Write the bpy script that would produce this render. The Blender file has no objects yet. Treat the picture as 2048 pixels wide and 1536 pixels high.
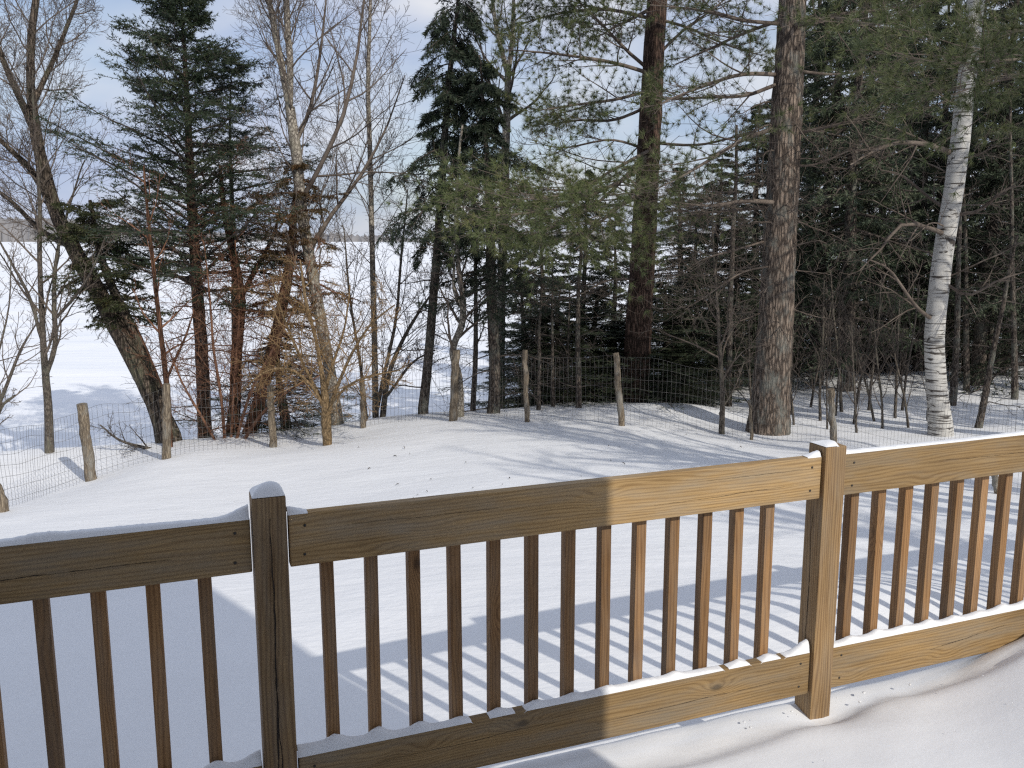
import bpy, bmesh, math, random
import numpy as np
from mathutils import Vector, Matrix

# ------------------------------------------------------------------ camera
F_PX, HORIZON = 1750.0, 475.0                 # focal length and horizon row of the 2048 x 1536 photo
PITCH = math.atan((768 - HORIZON) / F_PX)
CZ = 2.6                                      # eye height above the yard datum
sc = bpy.context.scene
cam_d = bpy.data.cameras.new('camera')
cam_d.sensor_width = 36.0
cam_d.lens = 36.0 * F_PX / 2048.0
cam_d.clip_start, cam_d.clip_end = 0.05, 6000
cam = bpy.data.objects.new('camera', cam_d)
sc.collection.objects.link(cam)
cam.location = (0, 0, CZ)
cam.rotation_euler = (math.radians(90) - PITCH, 0, 0)
sc.camera = cam

# ------------------------------------------------------------------ sky, sun, exposure
SUN_AZ, SUN_EL = 38.0, 34.0                   # shadows run 38 degrees left of straight ahead
world = bpy.data.worlds.new('World'); sc.world = world; world.use_nodes = True
wn, wl = world.node_tree.nodes, world.node_tree.links
wn.clear()
w_out = wn.new('ShaderNodeOutputWorld')
sky = wn.new('ShaderNodeTexSky'); sky.sky_type = 'NISHITA'; sky.sun_disc = False
sky.sun_elevation = math.radians(SUN_EL); sky.sun_rotation = math.radians(180 - SUN_AZ)
bg1 = wn.new('ShaderNodeBackground'); bg1.inputs['Strength'].default_value = 0.10
wl.new(sky.outputs[0], bg1.inputs[0])
tcw = wn.new('ShaderNodeTexCoord')
mpw = wn.new('ShaderNodeMapping'); mpw.inputs['Scale'].default_value = (1.0, 1.0, 2.6)
wl.new(tcw.outputs['Generated'], mpw.inputs[0])
nzw = wn.new('ShaderNodeTexNoise'); nzw.inputs['Scale'].default_value = 2.6
nzw.inputs['Detail'].default_value = 6; nzw.inputs['Roughness'].default_value = 0.55
wl.new(mpw.outputs[0], nzw.inputs['Vector'])
rpw = wn.new('ShaderNodeValToRGB')
rpw.color_ramp.elements[0].position = 0.36; rpw.color_ramp.elements[0].color = (0.5, 0.5, 0.5, 1)
rpw.color_ramp.elements[1].position = 0.60; rpw.color_ramp.elements[1].color = (1, 1, 1, 1)
wl.new(nzw.outputs[0], rpw.inputs[0])
nz2 = wn.new('ShaderNodeTexNoise'); nz2.inputs['Scale'].default_value = 5.0; nz2.inputs['Detail'].default_value = 4
wl.new(mpw.outputs[0], nz2.inputs['Vector'])
rp2 = wn.new('ShaderNodeValToRGB')
rp2.color_ramp.elements[0].position = 0.35; rp2.color_ramp.elements[0].color = (0.45, 0.54, 0.76, 1)
rp2.color_ramp.elements[1].position = 0.68; rp2.color_ramp.elements[1].color = (0.80, 0.82, 0.88, 1)
wl.new(nz2.outputs[0], rp2.inputs[0])
bg2 = wn.new('ShaderNodeBackground'); bg2.inputs['Strength'].default_value = 0.82
wl.new(rp2.outputs[0], bg2.inputs[0])
mxw = wn.new('ShaderNodeMixShader')
wl.new(rpw.outputs[0], mxw.inputs[0]); wl.new(bg1.outputs[0], mxw.inputs[1]); wl.new(bg2.outputs[0], mxw.inputs[2])
wl.new(mxw.outputs[0], w_out.inputs[0])

sun_d = bpy.data.lights.new('sun', 'SUN'); sun_d.energy = 2.6; sun_d.angle = math.radians(0.53)
sun_d.color = (1.0, 0.94, 0.84)
sun = bpy.data.objects.new('sun', sun_d); sc.collection.objects.link(sun)
_a, _e = math.radians(SUN_AZ), math.radians(SUN_EL)
SUN_DIR = Vector((-math.sin(_a) * math.cos(_e), math.cos(_a) * math.cos(_e), -math.sin(_e)))
sun.rotation_euler = SUN_DIR.to_track_quat('-Z', 'Y').to_euler()
sun.location = (20, -25, 30)
sc.view_settings.view_transform = 'Standard'; sc.view_settings.look = 'None'
sc.view_settings.exposure = 0.25; sc.view_settings.gamma = 1.0; sc.view_settings.use_curve_mapping = False
sc.render.engine = 'CYCLES'
sc.cycles.use_denoising = False; sc.cycles.filter_width = 1.3
sc.cycles.max_bounces = 6; sc.cycles.diffuse_bounces = 3; sc.cycles.transparent_max_bounces = 8

# ------------------------------------------------------------------ helpers
COL = sc.collection
rng = np.random.default_rng(7)
_c, _s = math.cos(PITCH), math.sin(PITCH)

def W(px, py, Y):
    """point of the place seen at photo pixel (px, py), Y metres ahead of the eye"""
    a, b = px - 1024, py - 768
    r = np.array([a, F_PX * _c - b * _s, -F_PX * _s - b * _c])
    p = r * (Y / r[1]); p[2] += CZ
    return p

def tag(o, label=None, cat=None, group=None, kind=None):
    if label: o['label'] = label
    if cat: o['category'] = cat
    if group: o['group'] = group
    if kind: o['kind'] = kind
    return o

def link(name, me, mat=None, parent=None, loc=None):
    o = bpy.data.objects.new(name, me)
    COL.objects.link(o)
    if mat is not None and me is not None and not me.materials: me.materials.append(mat)
    if parent is not None: o.parent = parent
    if loc is not None: o.location = loc
    return o

def empty(name, loc):
    o = bpy.data.objects.new(name, None); o.empty_display_size = 0.2
    COL.objects.link(o); o.location = loc
    return o

def mesh_np(name, V, quads=None, tris=None, smooth=False):
    V = np.asarray(V, np.float32)
    me = bpy.data.meshes.new(name)
    nq = 0 if quads is None else len(quads); nt = 0 if tris is None else len(tris)
    me.vertices.add(len(V)); me.vertices.foreach_set('co', V.ravel())
    idx = []
    starts = []
    if nq:
        idx.append(np.asarray(quads, np.int32).ravel()); starts.append(np.arange(nq) * 4)
    if nt:
        idx.append(np.asarray(tris, np.int32).ravel()); starts.append(nq * 4 + np.arange(nt) * 3)
    idx = np.concatenate(idx); starts = np.concatenate(starts).astype(np.int32)
    me.loops.add(len(idx)); me.loops.foreach_set('vertex_index', idx)
    me.polygons.add(nq + nt); me.polygons.foreach_set('loop_start', starts)
    if smooth: me.polygons.foreach_set('use_smooth', np.ones(nq + nt, bool))
    me.update(calc_edges=True); me.validate()
    return me

class Geo:
    def __init__(self): self.V = []; self.Q = []; self.T = []; self.n = 0
    def add(self, V, Q=None, T=None):
        if Q is not None and len(Q): self.Q.append(Q + self.n)
        if T is not None and len(T): self.T.append(T + self.n)
        self.V.append(V); self.n += len(V)
    def mesh(self, name, off=None, smooth=False):
        V = np.concatenate(self.V)
        if off is not None: V = V - np.asarray(off)
        return mesh_np(name, V, np.concatenate(self.Q) if self.Q else None, np.concatenate(self.T) if self.T else None, smooth)

def norm(v): return v / np.maximum(np.linalg.norm(v, axis=-1, keepdims=True), 1e-9)

def tubes(geo, P, R, sides, cap=False, bump=0.0):
    """P [K,N,3], R [K,N]: K tapered tubes"""
    K, N, _ = P.shape
    T = norm(np.gradient(P, axis=1))
    md = norm(P[:, -1] - P[:, 0])
    ref = np.where(np.abs(md[:, 2:3]) > 0.7, np.array([[1., 0, 0]]), np.array([[0, 0, 1.]]))[:, None, :]
    U = norm(np.cross(T, np.broadcast_to(ref, T.shape))); Vv = np.cross(T, U)
    a = np.arange(sides) * 2 * np.pi / sides
    rr = R[:, :, None] * np.ones(sides)
    if bump:
        rr = rr * (1 + bump * rng.standard_normal(rr.shape))
    vert = P[:, :, None, :] + rr[..., None] * (np.cos(a)[:, None] * U[:, :, None, :] + np.sin(a)[:, None] * Vv[:, :, None, :])
    base = (np.arange(K)[:, None, None] * N + np.arange(N - 1)[None, :, None]) * sides
    j = np.arange(sides)[None, None, :]; j2 = (j + 1) % sides
    Q = np.stack([base + j, base + j2, base + sides + j2, base + sides + j], -1).reshape(-1, 4)
    geo.add(vert.reshape(-1, 3), Q)
    if cap:
        for k in range(K):
            for end in (0, N - 1):
                ring = vert[k, end]
                cen = ring.mean(0, keepdims=True)
                t = np.array([[i, (i + 1) % sides, sides] for i in range(sides)])
                if end == 0: t = t[:, ::-1]
                geo.add(np.concatenate([ring, cen]), None, t)

def spline(pts, n):
    """Catmull-Rom through pts (rows may carry extra columns such as radius)"""
    p = np.asarray(pts, float)
    p = np.concatenate([2 * p[:1] - p[1:2], p, 2 * p[-1:] - p[-2:-1]])
    seg = len(p) - 3
    t = np.linspace(0, seg - 1e-6, n); i = t.astype(int); f = (t - i)[:, None]
    a, b, c_, d = p[i], p[i + 1], p[i + 2], p[i + 3]
    return 0.5 * (2 * b + (c_ - a) * f + (2 * a - 5 * b + 4 * c_ - d) * f ** 2 + (3 * b - a - 3 * c_ + d) * f ** 3)

def grow(P, R, n, t0, t1, ang, length, N, up=0.0, wig=0.08, rfac=0.6, rmin=0.002, rmax=9, flat=False, bias=None, tpow=1.0, jit=(0.75, 0.5)):
    """n children on each of the K parent paths; length(t, parent_len) gives child lengths"""
    K, M, _ = P.shape
    plen = np.linalg.norm(np.diff(P, axis=1), axis=2).sum(1)
    t = (np.arange(n)[None] + rng.random((K, n))) / n
    t = t0 + (t1 - t0) * t ** tpow
    x = t * (M - 1); i = np.minimum(x.astype(int), M - 2); f = (x - i)[..., None]
    k = np.arange(K)[:, None]
    p0 = P[k, i] * (1 - f) + P[k, i + 1] * f
    T = norm(P[k, i + 1] - P[k, i])
    r0 = (R[k, i] * (1 - f[..., 0]) + R[k, i + 1] * f[..., 0])
    if flat:
        h = np.cross(T, np.array([0, 0, 1.])); h = norm(h)
        sgn = np.where((np.arange(n)[None] + rng.integers(0, 2, (K, 1))) % 2 == 0, 1., -1.)[..., None]
        S = norm(h * sgn + 0.25 * rng.standard_normal(h.shape))
    else:
        h = norm(np.cross(T, np.where(np.abs(T[..., 2:3]) > 0.8, np.array([1., 0, 0]), np.array([0, 0, 1.]))))
        v = np.cross(T, h)
        phi = (np.arange(n)[None] * 2.39996 + rng.random((K, 1)) * 6.28 + rng.normal(0, .35, (K, n)))[..., None]
        S = h * np.cos(phi) + v * np.sin(phi)
    S = norm(S - T * (S * T).sum(-1, keepdims=True))
    if bias is not None: S = norm(S + np.asarray(bias))
    A = np.radians(ang[0] + (ang[1] - ang[0]) * rng.random((K, n)))[..., None]
    D = norm(T * np.cos(A) + S * np.sin(A)).reshape(-1, 3)
    L = (length(t, plen[:, None]) * (jit[0] + jit[1] * rng.random((K, n)))).reshape(-1)
    p = p0.reshape(-1, 3).copy(); out = [p.copy()]
    upv = np.array([0, 0, 1.])
    for j in range(N - 1):
        u = up(j / (N - 1)) if callable(up) else up
        D = norm(D + u * upv + wig * rng.standard_normal(D.shape))
        p = p + D * (L / (N - 1))[:, None]; out.append(p.copy())
    C = np.stack(out, 1)
    rb = np.clip(r0.reshape(-1) * rfac, rmin, rmax)
    CR = rb[:, None] * np.linspace(1, 0.25, N)[None]
    CR = np.maximum(CR, rmin)
    return C, CR

def blades(geo, P, per, ln, wd, ang, t0=0.0, droop=0.0):
    """needle blades: one thin triangle each, standing off the paths P"""
    K, M, _ = P.shape
    t = t0 + (1 - t0) * rng.random((K, per)); x = t * (M - 1); i = np.minimum(x.astype(int), M - 2); f = (x - i)[..., None]
    k = np.arange(K)[:, None]
    p = P[k, i] * (1 - f) + P[k, i + 1] * f; T = norm(P[k, i + 1] - P[k, i])
    S = rng.standard_normal(T.shape); S = norm(S - T * (S * T).sum(-1, keepdims=True))
    A = np.radians(ang[0] + (ang[1] - ang[0]) * rng.random((K, per)))[..., None]
    D = norm(T * np.cos(A) + S * np.sin(A) + np.array([0, 0, -droop]))
    L = ln * (0.6 + 0.8 * rng.random((K, per)))[..., None]
    B = norm(np.cross(D, rng.standard_normal(D.shape))) * wd * 0.5
    V = np.stack([p - B, p + B, p + D * L], 2).reshape(-1, 3)
    geo.add(V, None, np.arange(len(V)).reshape(-1, 3))

def tufts(geo, P, ts, per, ln, wd, spread=(15, 75)):
    """pine needle bundles at parameters ts of the paths"""
    for t in ts:
        K, M, _ = P.shape
        x = t * (M - 1); i = min(int(x), M - 2); f = x - i
        p = P[:, i] * (1 - f) + P[:, i + 1] * f; T = norm(P[:, i + 1] - P[:, i])
        Q = np.stack([p, p + T * 0.02], 1)
        blades(geo, Q, per, ln, wd, spread)

# ------------------------------------------------------------------ materials
def mat(name):
    m = bpy.data.materials.new(name); m.use_nodes = True
    nt = m.node_tree; b = nt.nodes['Principled BSDF']
    return m, nt, b, nt.nodes, nt.links

def ramp(nodes, stops):
    r = nodes.new('ShaderNodeValToRGB'); e = r.color_ramp.elements
    while len(e) < len(stops): e.new(0.5)
    for el, (p, c) in zip(e, stops):
        el.position = p; el.color = (*c, 1) if len(c) == 3 else c
    return r

def mapped(nodes, links, scale, coord='Object', loc=None):
    tc = nodes.new('ShaderNodeTexCoord'); mp = nodes.new('ShaderNodeMapping')
    mp.inputs['Scale'].default_value = scale
    links.new(tc.outputs[coord], mp.inputs[0])
    return mp

def noise(nodes, links, vec, scale, detail=4, rough=0.55, dist=0.0):
    n = nodes.new('ShaderNodeTexNoise'); n.inputs['Scale'].default_value = scale
    n.inputs['Detail'].default_value = detail; n.inputs['Roughness'].default_value = rough; n.inputs['Distortion'].default_value = dist
    if vec is not None: links.new(vec, n.inputs['Vector'])
    return n

def bumpn(nodes, links, h, bsdf, strength, dist):
    b = nodes.new('ShaderNodeBump'); b.inputs['Strength'].default_value = strength; b.inputs['Distance'].default_value = dist
    links.new(h, b.inputs['Height']); links.new(b.outputs[0], bsdf.inputs['Normal'])
    return b

def math_n(nodes, links, op, a, b=None):
    m = nodes.new('ShaderNodeMath'); m.operation = op
    for i, v in enumerate((a, b)):
        if v is None: continue
        if isinstance(v, (int, float)): m.inputs[i].default_value = v
        else: links.new(v, m.inputs[i])
    return m.outputs[0]

def mixc(nodes, links, fac, a, b, blend='MIX'):
    m = nodes.new('ShaderNodeMix'); m.data_type = 'RGBA'; m.blend_type = blend
    if isinstance(fac, (int, float)): m.inputs[0].default_value = fac
    else: links.new(fac, m.inputs[0])
    for i, v in ((6, a), (7, b)):
        if isinstance(v, tuple): m.inputs[i].default_value = (*v, 1)
        else: links.new(v, m.inputs[i])
    return m.outputs[2]

def snow_mat(name, scale=1.0, ripple=False, amt=0.3, col=(0.85, 0.86, 0.875)):
    m, nt, b, N, L = mat(name)
    mp = mapped(N, L, (scale, scale, scale))
    a = noise(N, L, mp.outputs[0], 1.3, 5, 0.6)
    r = ramp(N, [(0.3, tuple(c * 0.95 for c in col)), (0.7, col)]); L.new(a.outputs[0], r.inputs[0])
    L.new(r.outputs[0], b.inputs['Base Color'])
    b.inputs['Roughness'].default_value = 0.75; b.inputs['Specular IOR Level'].default_value = 0.25
    f = noise(N, L, mp.outputs[0], 9, 6, 0.65)
    g = noise(N, L, mp.outputs[0], 120, 2, 0.5)
    h = math_n(N, L, 'ADD', f.outputs[0], math_n(N, L, 'MULTIPLY', g.outputs[0], 0.12))
    if ripple:
        mp2 = mapped(N, L, (0.9, 3.2, 1)); mp2.inputs['Rotation'].default_value = (0, 0, 0.35)
        w = noise(N, L, mp2.outputs[0], 1.6, 4, 0.6)
        h = math_n(N, L, 'ADD', h, math_n(N, L, 'MULTIPLY', w.outputs[0], 3.0))
    bumpn(N, L, h, b, amt, 0.02)
    return m
SNOW = snow_mat('snow', 1.0, True)
SNOW_FINE = snow_mat('snow_fine', 2.0, False, 0.10)
def lake_mat():
    m, nt, b, N, L = mat('lake_snow')
    mp = mapped(N, L, (0.03, 0.16, 1))
    a = noise(N, L, mp.outputs[0], 3.0, 6, 0.6)
    r = ramp(N, [(0.35, (0.80, 0.83, 0.87)), (0.6, (0.90, 0.91, 0.93))]); L.new(a.outputs[0], r.inputs[0])
    L.new(r.outputs[0], b.inputs['Base Color']); b.inputs['Roughness'].default_value = 0.7
    mp2 = mapped(N, L, (0.25, 1.0, 1)); f = noise(N, L, mp2.outputs[0], 1.2, 5, 0.6)
    bumpn(N, L, f.outputs[0], b, 0.6, 0.15)
    return m
LAKE = lake_mat()

def bark_mat(name, dark, light, vs=(14, 14, 2.2), bump=0.02, moss=None, detail=8):
    m, nt, b, N, L = mat(name)
    mp = mapped(N, L, vs)
    v = N.new('ShaderNodeTexVoronoi'); v.feature = 'DISTANCE_TO_EDGE'; v.inputs['Scale'].default_value = 1.6
    nz = noise(N, L, mp.outputs[0], 1.5, detail, 0.65)
    add = N.new('ShaderNodeVectorMath'); add.operation = 'MULTIPLY_ADD'
    L.new(nz.outputs['Color'], add.inputs[0]); add.inputs[1].default_value = (0.9, 0.9, 0.9); L.new(mp.outputs[0], add.inputs[2])
    L.new(add.outputs[0], v.inputs['Vector'])
    e = ramp(N, [(0.0, (0, 0, 0)), (0.28, (1, 1, 1))]); L.new(v.outputs['Distance'], e.inputs[0])
    n2 = noise(N, L, mp.outputs[0], 3.5, 6, 0.7)
    h = math_n(N, L, 'MULTIPLY', e.outputs[0], n2.outputs[0])
    r = ramp(N, [(0.05, dark), (0.55, light)]); L.new(h, r.inputs[0])
    col = r.outputs[0]
    big = noise(N, L, mapped(N, L, (1, 1, 0.6)).outputs[0], 2.2, 3)
    br = ramp(N, [(0.3, (0.72, 0.72, 0.72)), (0.7, (1.15, 1.12, 1.08))]); L.new(big.outputs[0], br.inputs[0])
    col = mixc(N, L, 1.0, col, br.outputs[0], 'MULTIPLY')
    if moss:
        mn = noise(N, L, mapped(N, L, (1, 1, 0.5)).outputs[0], 5, 5, 0.7)
        mr = ramp(N, [(0.5, (0, 0, 0)), (0.66, (0.8, 0.8, 0.8))]); L.new(mn.outputs[0], mr.inputs[0])
        col = mixc(N, L, mr.outputs[0], col, moss)
    L.new(col, b.inputs['Base Color']); b.inputs['Roughness'].default_value = 0.9; b.inputs['Specular IOR Level'].default_value = 0.15
    bumpn(N, L, h, b, 0.9, bump)
    return m
BARK_PINE = bark_mat('bark_pine', (0.06, 0.048, 0.041), (0.34, 0.275, 0.225), (16, 16, 3.0), 0.03, (0.20, 0.21, 0.19))
BARK_PINE_D = bark_mat('bark_pine_dark', (0.034, 0.023, 0.018), (0.20, 0.132, 0.104), (16, 16, 2.4), 0.03)
BARK_SPRUCE = bark_mat('bark_spruce', (0.04, 0.033, 0.029), (0.21, 0.178, 0.152), (20, 20, 7), 0.015, (0.18, 0.19, 0.16))
BARK_CEDAR = bark_mat('bark_cedar', (0.04, 0.022, 0.015), (0.22, 0.115, 0.072), (26, 26, 1.4), 0.015)  # cedar's own red-brown, pushed redder to mimic the window's red reflection
BARK_WILLOW = bark_mat('bark_willow', (0.032, 0.026, 0.021), (0.22, 0.18, 0.145), (18, 18, 3), 0.03, (0.12, 0.12, 0.08))
BARK_GREY = bark_mat('bark_grey', (0.06, 0.052, 0.045), (0.19, 0.165, 0.14), (30, 30, 8), 0.006, (0.15, 0.145, 0.11))
BARK_ASPEN = bark_mat('bark_aspen', (0.12, 0.105, 0.09), (0.47, 0.435, 0.38), (14, 14, 10), 0.006, (0.27, 0.25, 0.19))
BARK_YOUNG = bark_mat('bark_young', (0.13, 0.09, 0.05), (0.36, 0.26, 0.15), (30, 30, 8), 0.006)
POST_WOOD = bark_mat('weathered_post', (0.13, 0.105, 0.08), (0.42, 0.35, 0.26), (40, 40, 1.6), 0.012, (0.30, 0.29, 0.26))

def birch_mat(name='bark_birch', white=(0.55, 0.535, 0.50)):
    m, nt, b, N, L = mat(name)
    mp = mapped(N, L, (2.6, 2.6, 34)); a = noise(N, L, mp.outputs[0], 1.0, 4, 0.6, 0.3)
    r = ramp(N, [(0.565, (0, 0, 0)), (0.64, (1, 1, 1))]); L.new(a.outputs[0], r.inputs[0])
    mp2 = mapped(N, L, (3.5, 3.5, 6)); a2 = noise(N, L, mp2.outputs[0], 1.0, 5, 0.7, 0.6)
    r2 = ramp(N, [(0.585, (0, 0, 0)), (0.63, (1, 1, 1))]); L.new(a2.outputs[0], r2.inputs[0])
    # old bark near the foot is rougher and darker
    tc = N.new('ShaderNodeTexCoord'); sx = N.new('ShaderNodeSeparateXYZ'); L.new(tc.outputs['Object'], sx.inputs[0])
    low = N.new('ShaderNodeMapRange'); low.inputs[1].default_value = 0.2; low.inputs[2].default_value = 1.7
    low.inputs[3].default_value = 0.055; low.inputs[4].default_value = 0.0; L.new(sx.outputs[2], low.inputs[0])
    a3 = math_n(N, L, 'ADD', a.outputs[0], low.outputs[0]); L.new(a3, r.inputs[0])
    f = math_n(N, L, 'MAXIMUM', r.outputs[0], r2.outputs[0])
    tint = noise(N, L, mapped(N, L, (3, 3, 2)).outputs[0], 2, 4)
    tr = ramp(N, [(0.3, tuple(c * 0.78 for c in white)), (0.65, white)]); L.new(tint.outputs[0], tr.inputs[0])
    col = mixc(N, L, f, tr.outputs[0], (0.045, 0.036, 0.03))
    L.new(col, b.inputs['Base Color']); b.inputs['Roughness'].default_value = 0.7
    bumpn(N, L, f, b, 0.5, 0.006).invert = True
    return m
BIRCH = birch_mat()

def twig_mat(name, a, b_):
    m, nt, b, N, L = mat(name)
    n = noise(N, L, mapped(N, L, (1, 1, 1)).outputs[0], 6, 3)
    r = ramp(N, [(0.35, a), (0.65, b_)]); L.new(n.outputs[0], r.inputs[0]); L.new(r.outputs[0], b.inputs['Base Color'])
    b.inputs['Roughness'].default_value = 0.8; b.inputs['Specular IOR Level'].default_value = 0.2
    return m
TWIG = twig_mat('twig_brown', (0.085, 0.066, 0.054), (0.18, 0.148, 0.122))
TWIG_RED = twig_mat('twig_red', (0.10, 0.048, 0.03), (0.22, 0.115, 0.07))  # red-brown twigs, brightened to carry the red reflected in the window glass
TWIG_DARK = twig_mat('twig_dark', (0.048, 0.040, 0.035), (0.12, 0.099, 0.084))
TWIG_TAN = twig_mat('twig_tan', (0.13, 0.08, 0.04), (0.30, 0.20, 0.10))

def leaf_mat(name, a, b_, c_):
    m, nt, b, N, L = mat(name)
    n = noise(N, L, mapped(N, L, (1, 1, 1)).outputs[0], 2.6, 5, 0.7)
    r = ramp(N, [(0.3, a), (0.52, b_), (0.72, c_)]); L.new(n.outputs[0], r.inputs[0])
    oi = N.new('ShaderNodeObjectInfo'); hs = N.new('ShaderNodeHueSaturation')
    L.new(r.outputs[0], hs.inputs['Color'])
    mr = N.new('ShaderNodeMapRange'); mr.inputs[3].default_value = 0.8; mr.inputs[4].default_value = 1.2
    L.new(oi.outputs['Random'], mr.inputs[0]); L.new(mr.outputs[0], hs.inputs['Value'])
    L.new(hs.outputs[0], b.inputs['Base Color']); b.inputs['Roughness'].default_value = 0.55
    b.inputs['Specular IOR Level'].default_value = 0.3
    return m
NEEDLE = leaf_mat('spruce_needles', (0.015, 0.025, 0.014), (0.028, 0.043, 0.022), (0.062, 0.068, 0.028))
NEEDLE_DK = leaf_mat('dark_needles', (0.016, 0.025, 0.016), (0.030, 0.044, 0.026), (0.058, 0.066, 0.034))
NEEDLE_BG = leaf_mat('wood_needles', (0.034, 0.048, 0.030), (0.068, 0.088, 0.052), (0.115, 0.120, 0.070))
NEEDLE_CEDAR = leaf_mat('cedar_leaves', (0.025, 0.034, 0.014), (0.050, 0.058, 0.022), (0.090, 0.070, 0.026))
NEEDLE_RED_REFL = leaf_mat('cedar_leaves_red_reflection', (0.035, 0.036, 0.016), (0.085, 0.055, 0.024), (0.17, 0.082, 0.034))  # rust tones paint the window's red reflection into the leaf colour
NEEDLE_PINE = leaf_mat('pine_needles', (0.055, 0.076, 0.030), (0.100, 0.120, 0.046), (0.168, 0.162, 0.070))

def wood_mat(name, axis, base, dark, knots=True, grey=0.0, check=False):
    """pressure treated softwood, grain along the local axis"""
    m, nt, b, N, L = mat(name)
    oi = N.new('ShaderNodeObjectInfo')
    tc = N.new('ShaderNodeTexCoord')
    off = N.new('ShaderNodeVectorMath'); off.operation = 'SCALE'; off.inputs[0].default_value = (13.1, 7.7, 5.3)
    L.new(oi.outputs['Random'], off.inputs['Scale'])
    ad = N.new('ShaderNodeVectorMath'); L.new(tc.outputs['Object'], ad.inputs[0]); L.new(off.outputs[0], ad.inputs[1])
    def mp(along, across, depth=None):
        q = N.new('ShaderNodeMapping'); q.inputs['Scale'].default_value = (along, across if depth is None else depth, across) if axis == 'X' else (across, across, along)
        L.new(ad.outputs[0], q.inputs[0]); return q.outputs[0]
    # knots: scattered points that bend the growth rings round them
    vk = N.new('ShaderNodeTexVoronoi'); vk.inputs['Scale'].default_value = 1.0; vk.inputs['Randomness'].default_value = 1.0
    L.new(mp(3.0, 6.2, 0.0 if axis == 'X' else None), vk.inputs['Vector'])
    kd = N.new('ShaderNodeMapRange'); kd.inputs[1].default_value = 0.0; kd.inputs[2].default_value = 0.42
    kd.inputs[3].default_value = 1.0; kd.inputs[4].default_value = 0.0; L.new(vk.outputs['Distance'], kd.inputs[0])
    warp = math_n(N, L, 'POWER', kd.outputs[0], 2.0)
    g0 = noise(N, L, mp(1.1, 9), 1.0, 3, 0.5)
    sep = N.new('ShaderNodeSeparateXYZ'); L.new(mp(0.5, 1.0), sep.inputs[0])
    across = math_n(N, L, 'ADD', sep.outputs[2] if axis == 'X' else sep.outputs[0], math_n(N, L, 'MULTIPLY', sep.outputs[1], 0.8))
    ph = math_n(N, L, 'ADD', math_n(N, L, 'MULTIPLY', across, 520.0), math_n(N, L, 'MULTIPLY', g0.outputs[0], 46.0))
    if knots: ph = math_n(N, L, 'ADD', ph, math_n(N, L, 'MULTIPLY', warp, 26.0))
    ring = math_n(N, L, 'ADD', math_n(N, L, 'MULTIPLY', math_n(N, L, 'SINE', ph), 0.5), 0.5)
    fib = noise(N, L, mp(5, 190), 1.0, 4, 0.6)
    mixv = math_n(N, L, 'ADD', math_n(N, L, 'MULTIPLY', math_n(N, L, 'POWER', ring, 2.0), 0.30), math_n(N, L, 'MULTIPLY', fib.outputs[0], 0.72))
    r = ramp(N, [(0.2, base), (0.85, dark)]); L.new(mixv, r.inputs[0])
    col = r.outputs[0]
    blot = noise(N, L, mp(1.6, 6), 1.0, 4, 0.6)
    bl = ramp(N, [(0.28, (0.62, 0.60, 0.57)), (0.5, (0.95, 0.94, 0.92)), (0.72, (1.16, 1.13, 1.06))]); L.new(blot.outputs[0], bl.inputs[0])
    col = mixc(N, L, 1.0, col, bl.outputs[0], 'MULTIPLY')
    if knots:
        kr = ramp(N, [(0.76, (0, 0, 0)), (0.90, (1, 1, 1))]); L.new(kd.outputs[0], kr.inputs[0])
        col = mixc(N, L, math_n(N, L, 'MULTIPLY', kr.outputs[0], 0.8), col, tuple(c * 0.35 for c in dark))
    if grey:
        gn = noise(N, L, mp(2.5, 16), 1.0, 5, 0.65)
        gr = ramp(N, [(0.42, (0, 0, 0)), (0.7, (grey, grey, grey))]); L.new(gn.outputs[0], gr.inputs[0])
        col = mixc(N, L, gr.outputs[0], col, (0.27, 0.245, 0.20))
    mr = N.new('ShaderNodeMapRange'); mr.inputs[3].default_value = 0.76; mr.inputs[4].default_value = 1.18; L.new(oi.outputs['Random'], mr.inputs[0])
    hs = N.new('ShaderNodeHueSaturation'); L.new(col, hs.inputs['Color']); L.new(mr.outputs[0], hs.inputs['Value'])
    L.new(hs.outputs[0], b.inputs['Base Color']); b.inputs['Roughness'].default_value = 0.72; b.inputs['Specular IOR Level'].default_value = 0.3
    bumpn(N, L, mixv, b, 0.35, 0.003).invert = True
    return m
WOOD_X = wood_mat('treated_board', 'X', (0.41, 0.278, 0.132), (0.18, 0.105, 0.042), True, 0.55)
WOOD_Z = wood_mat('treated_baluster', 'Z', (0.36, 0.205, 0.09), (0.15, 0.072, 0.028), True, 0.3)
WOOD_POST = wood_mat('treated_post', 'Z', (0.34, 0.225, 0.11), (0.13, 0.07, 0.032), False, 0.3)

def plain(name, col, rough=0.6, metal=0.0):
    m, nt, b, N, L = mat(name)
    n = noise(N, L, mapped(N, L, (1, 1, 1)).outputs[0], 14, 4)
    r = ramp(N, [(0.3, tuple(c * 0.8 for c in col)), (0.7, tuple(min(1, c * 1.1) for c in col))]); L.new(n.outputs[0], r.inputs[0])
    L.new(r.outputs[0], b.inputs['Base Color']); b.inputs['Roughness'].default_value = rough; b.inputs['Metallic'].default_value = metal
    return m
WIRE = plain('galvanised_wire', (0.16, 0.155, 0.15), 0.6, 0.3)
SCREW = plain('screw_head', (0.05, 0.045, 0.04), 0.5, 0.5)
SIDING = plain('grey_siding', (0.22, 0.21, 0.20), 0.7)
ROOFING = plain('roof_shingle', (0.09, 0.085, 0.08), 0.9)
TRIM = plain('white_trim', (0.75, 0.75, 0.74), 0.5)
CRACK = plain('wood_crack', (0.02, 0.012, 0.008), 0.9)

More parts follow.
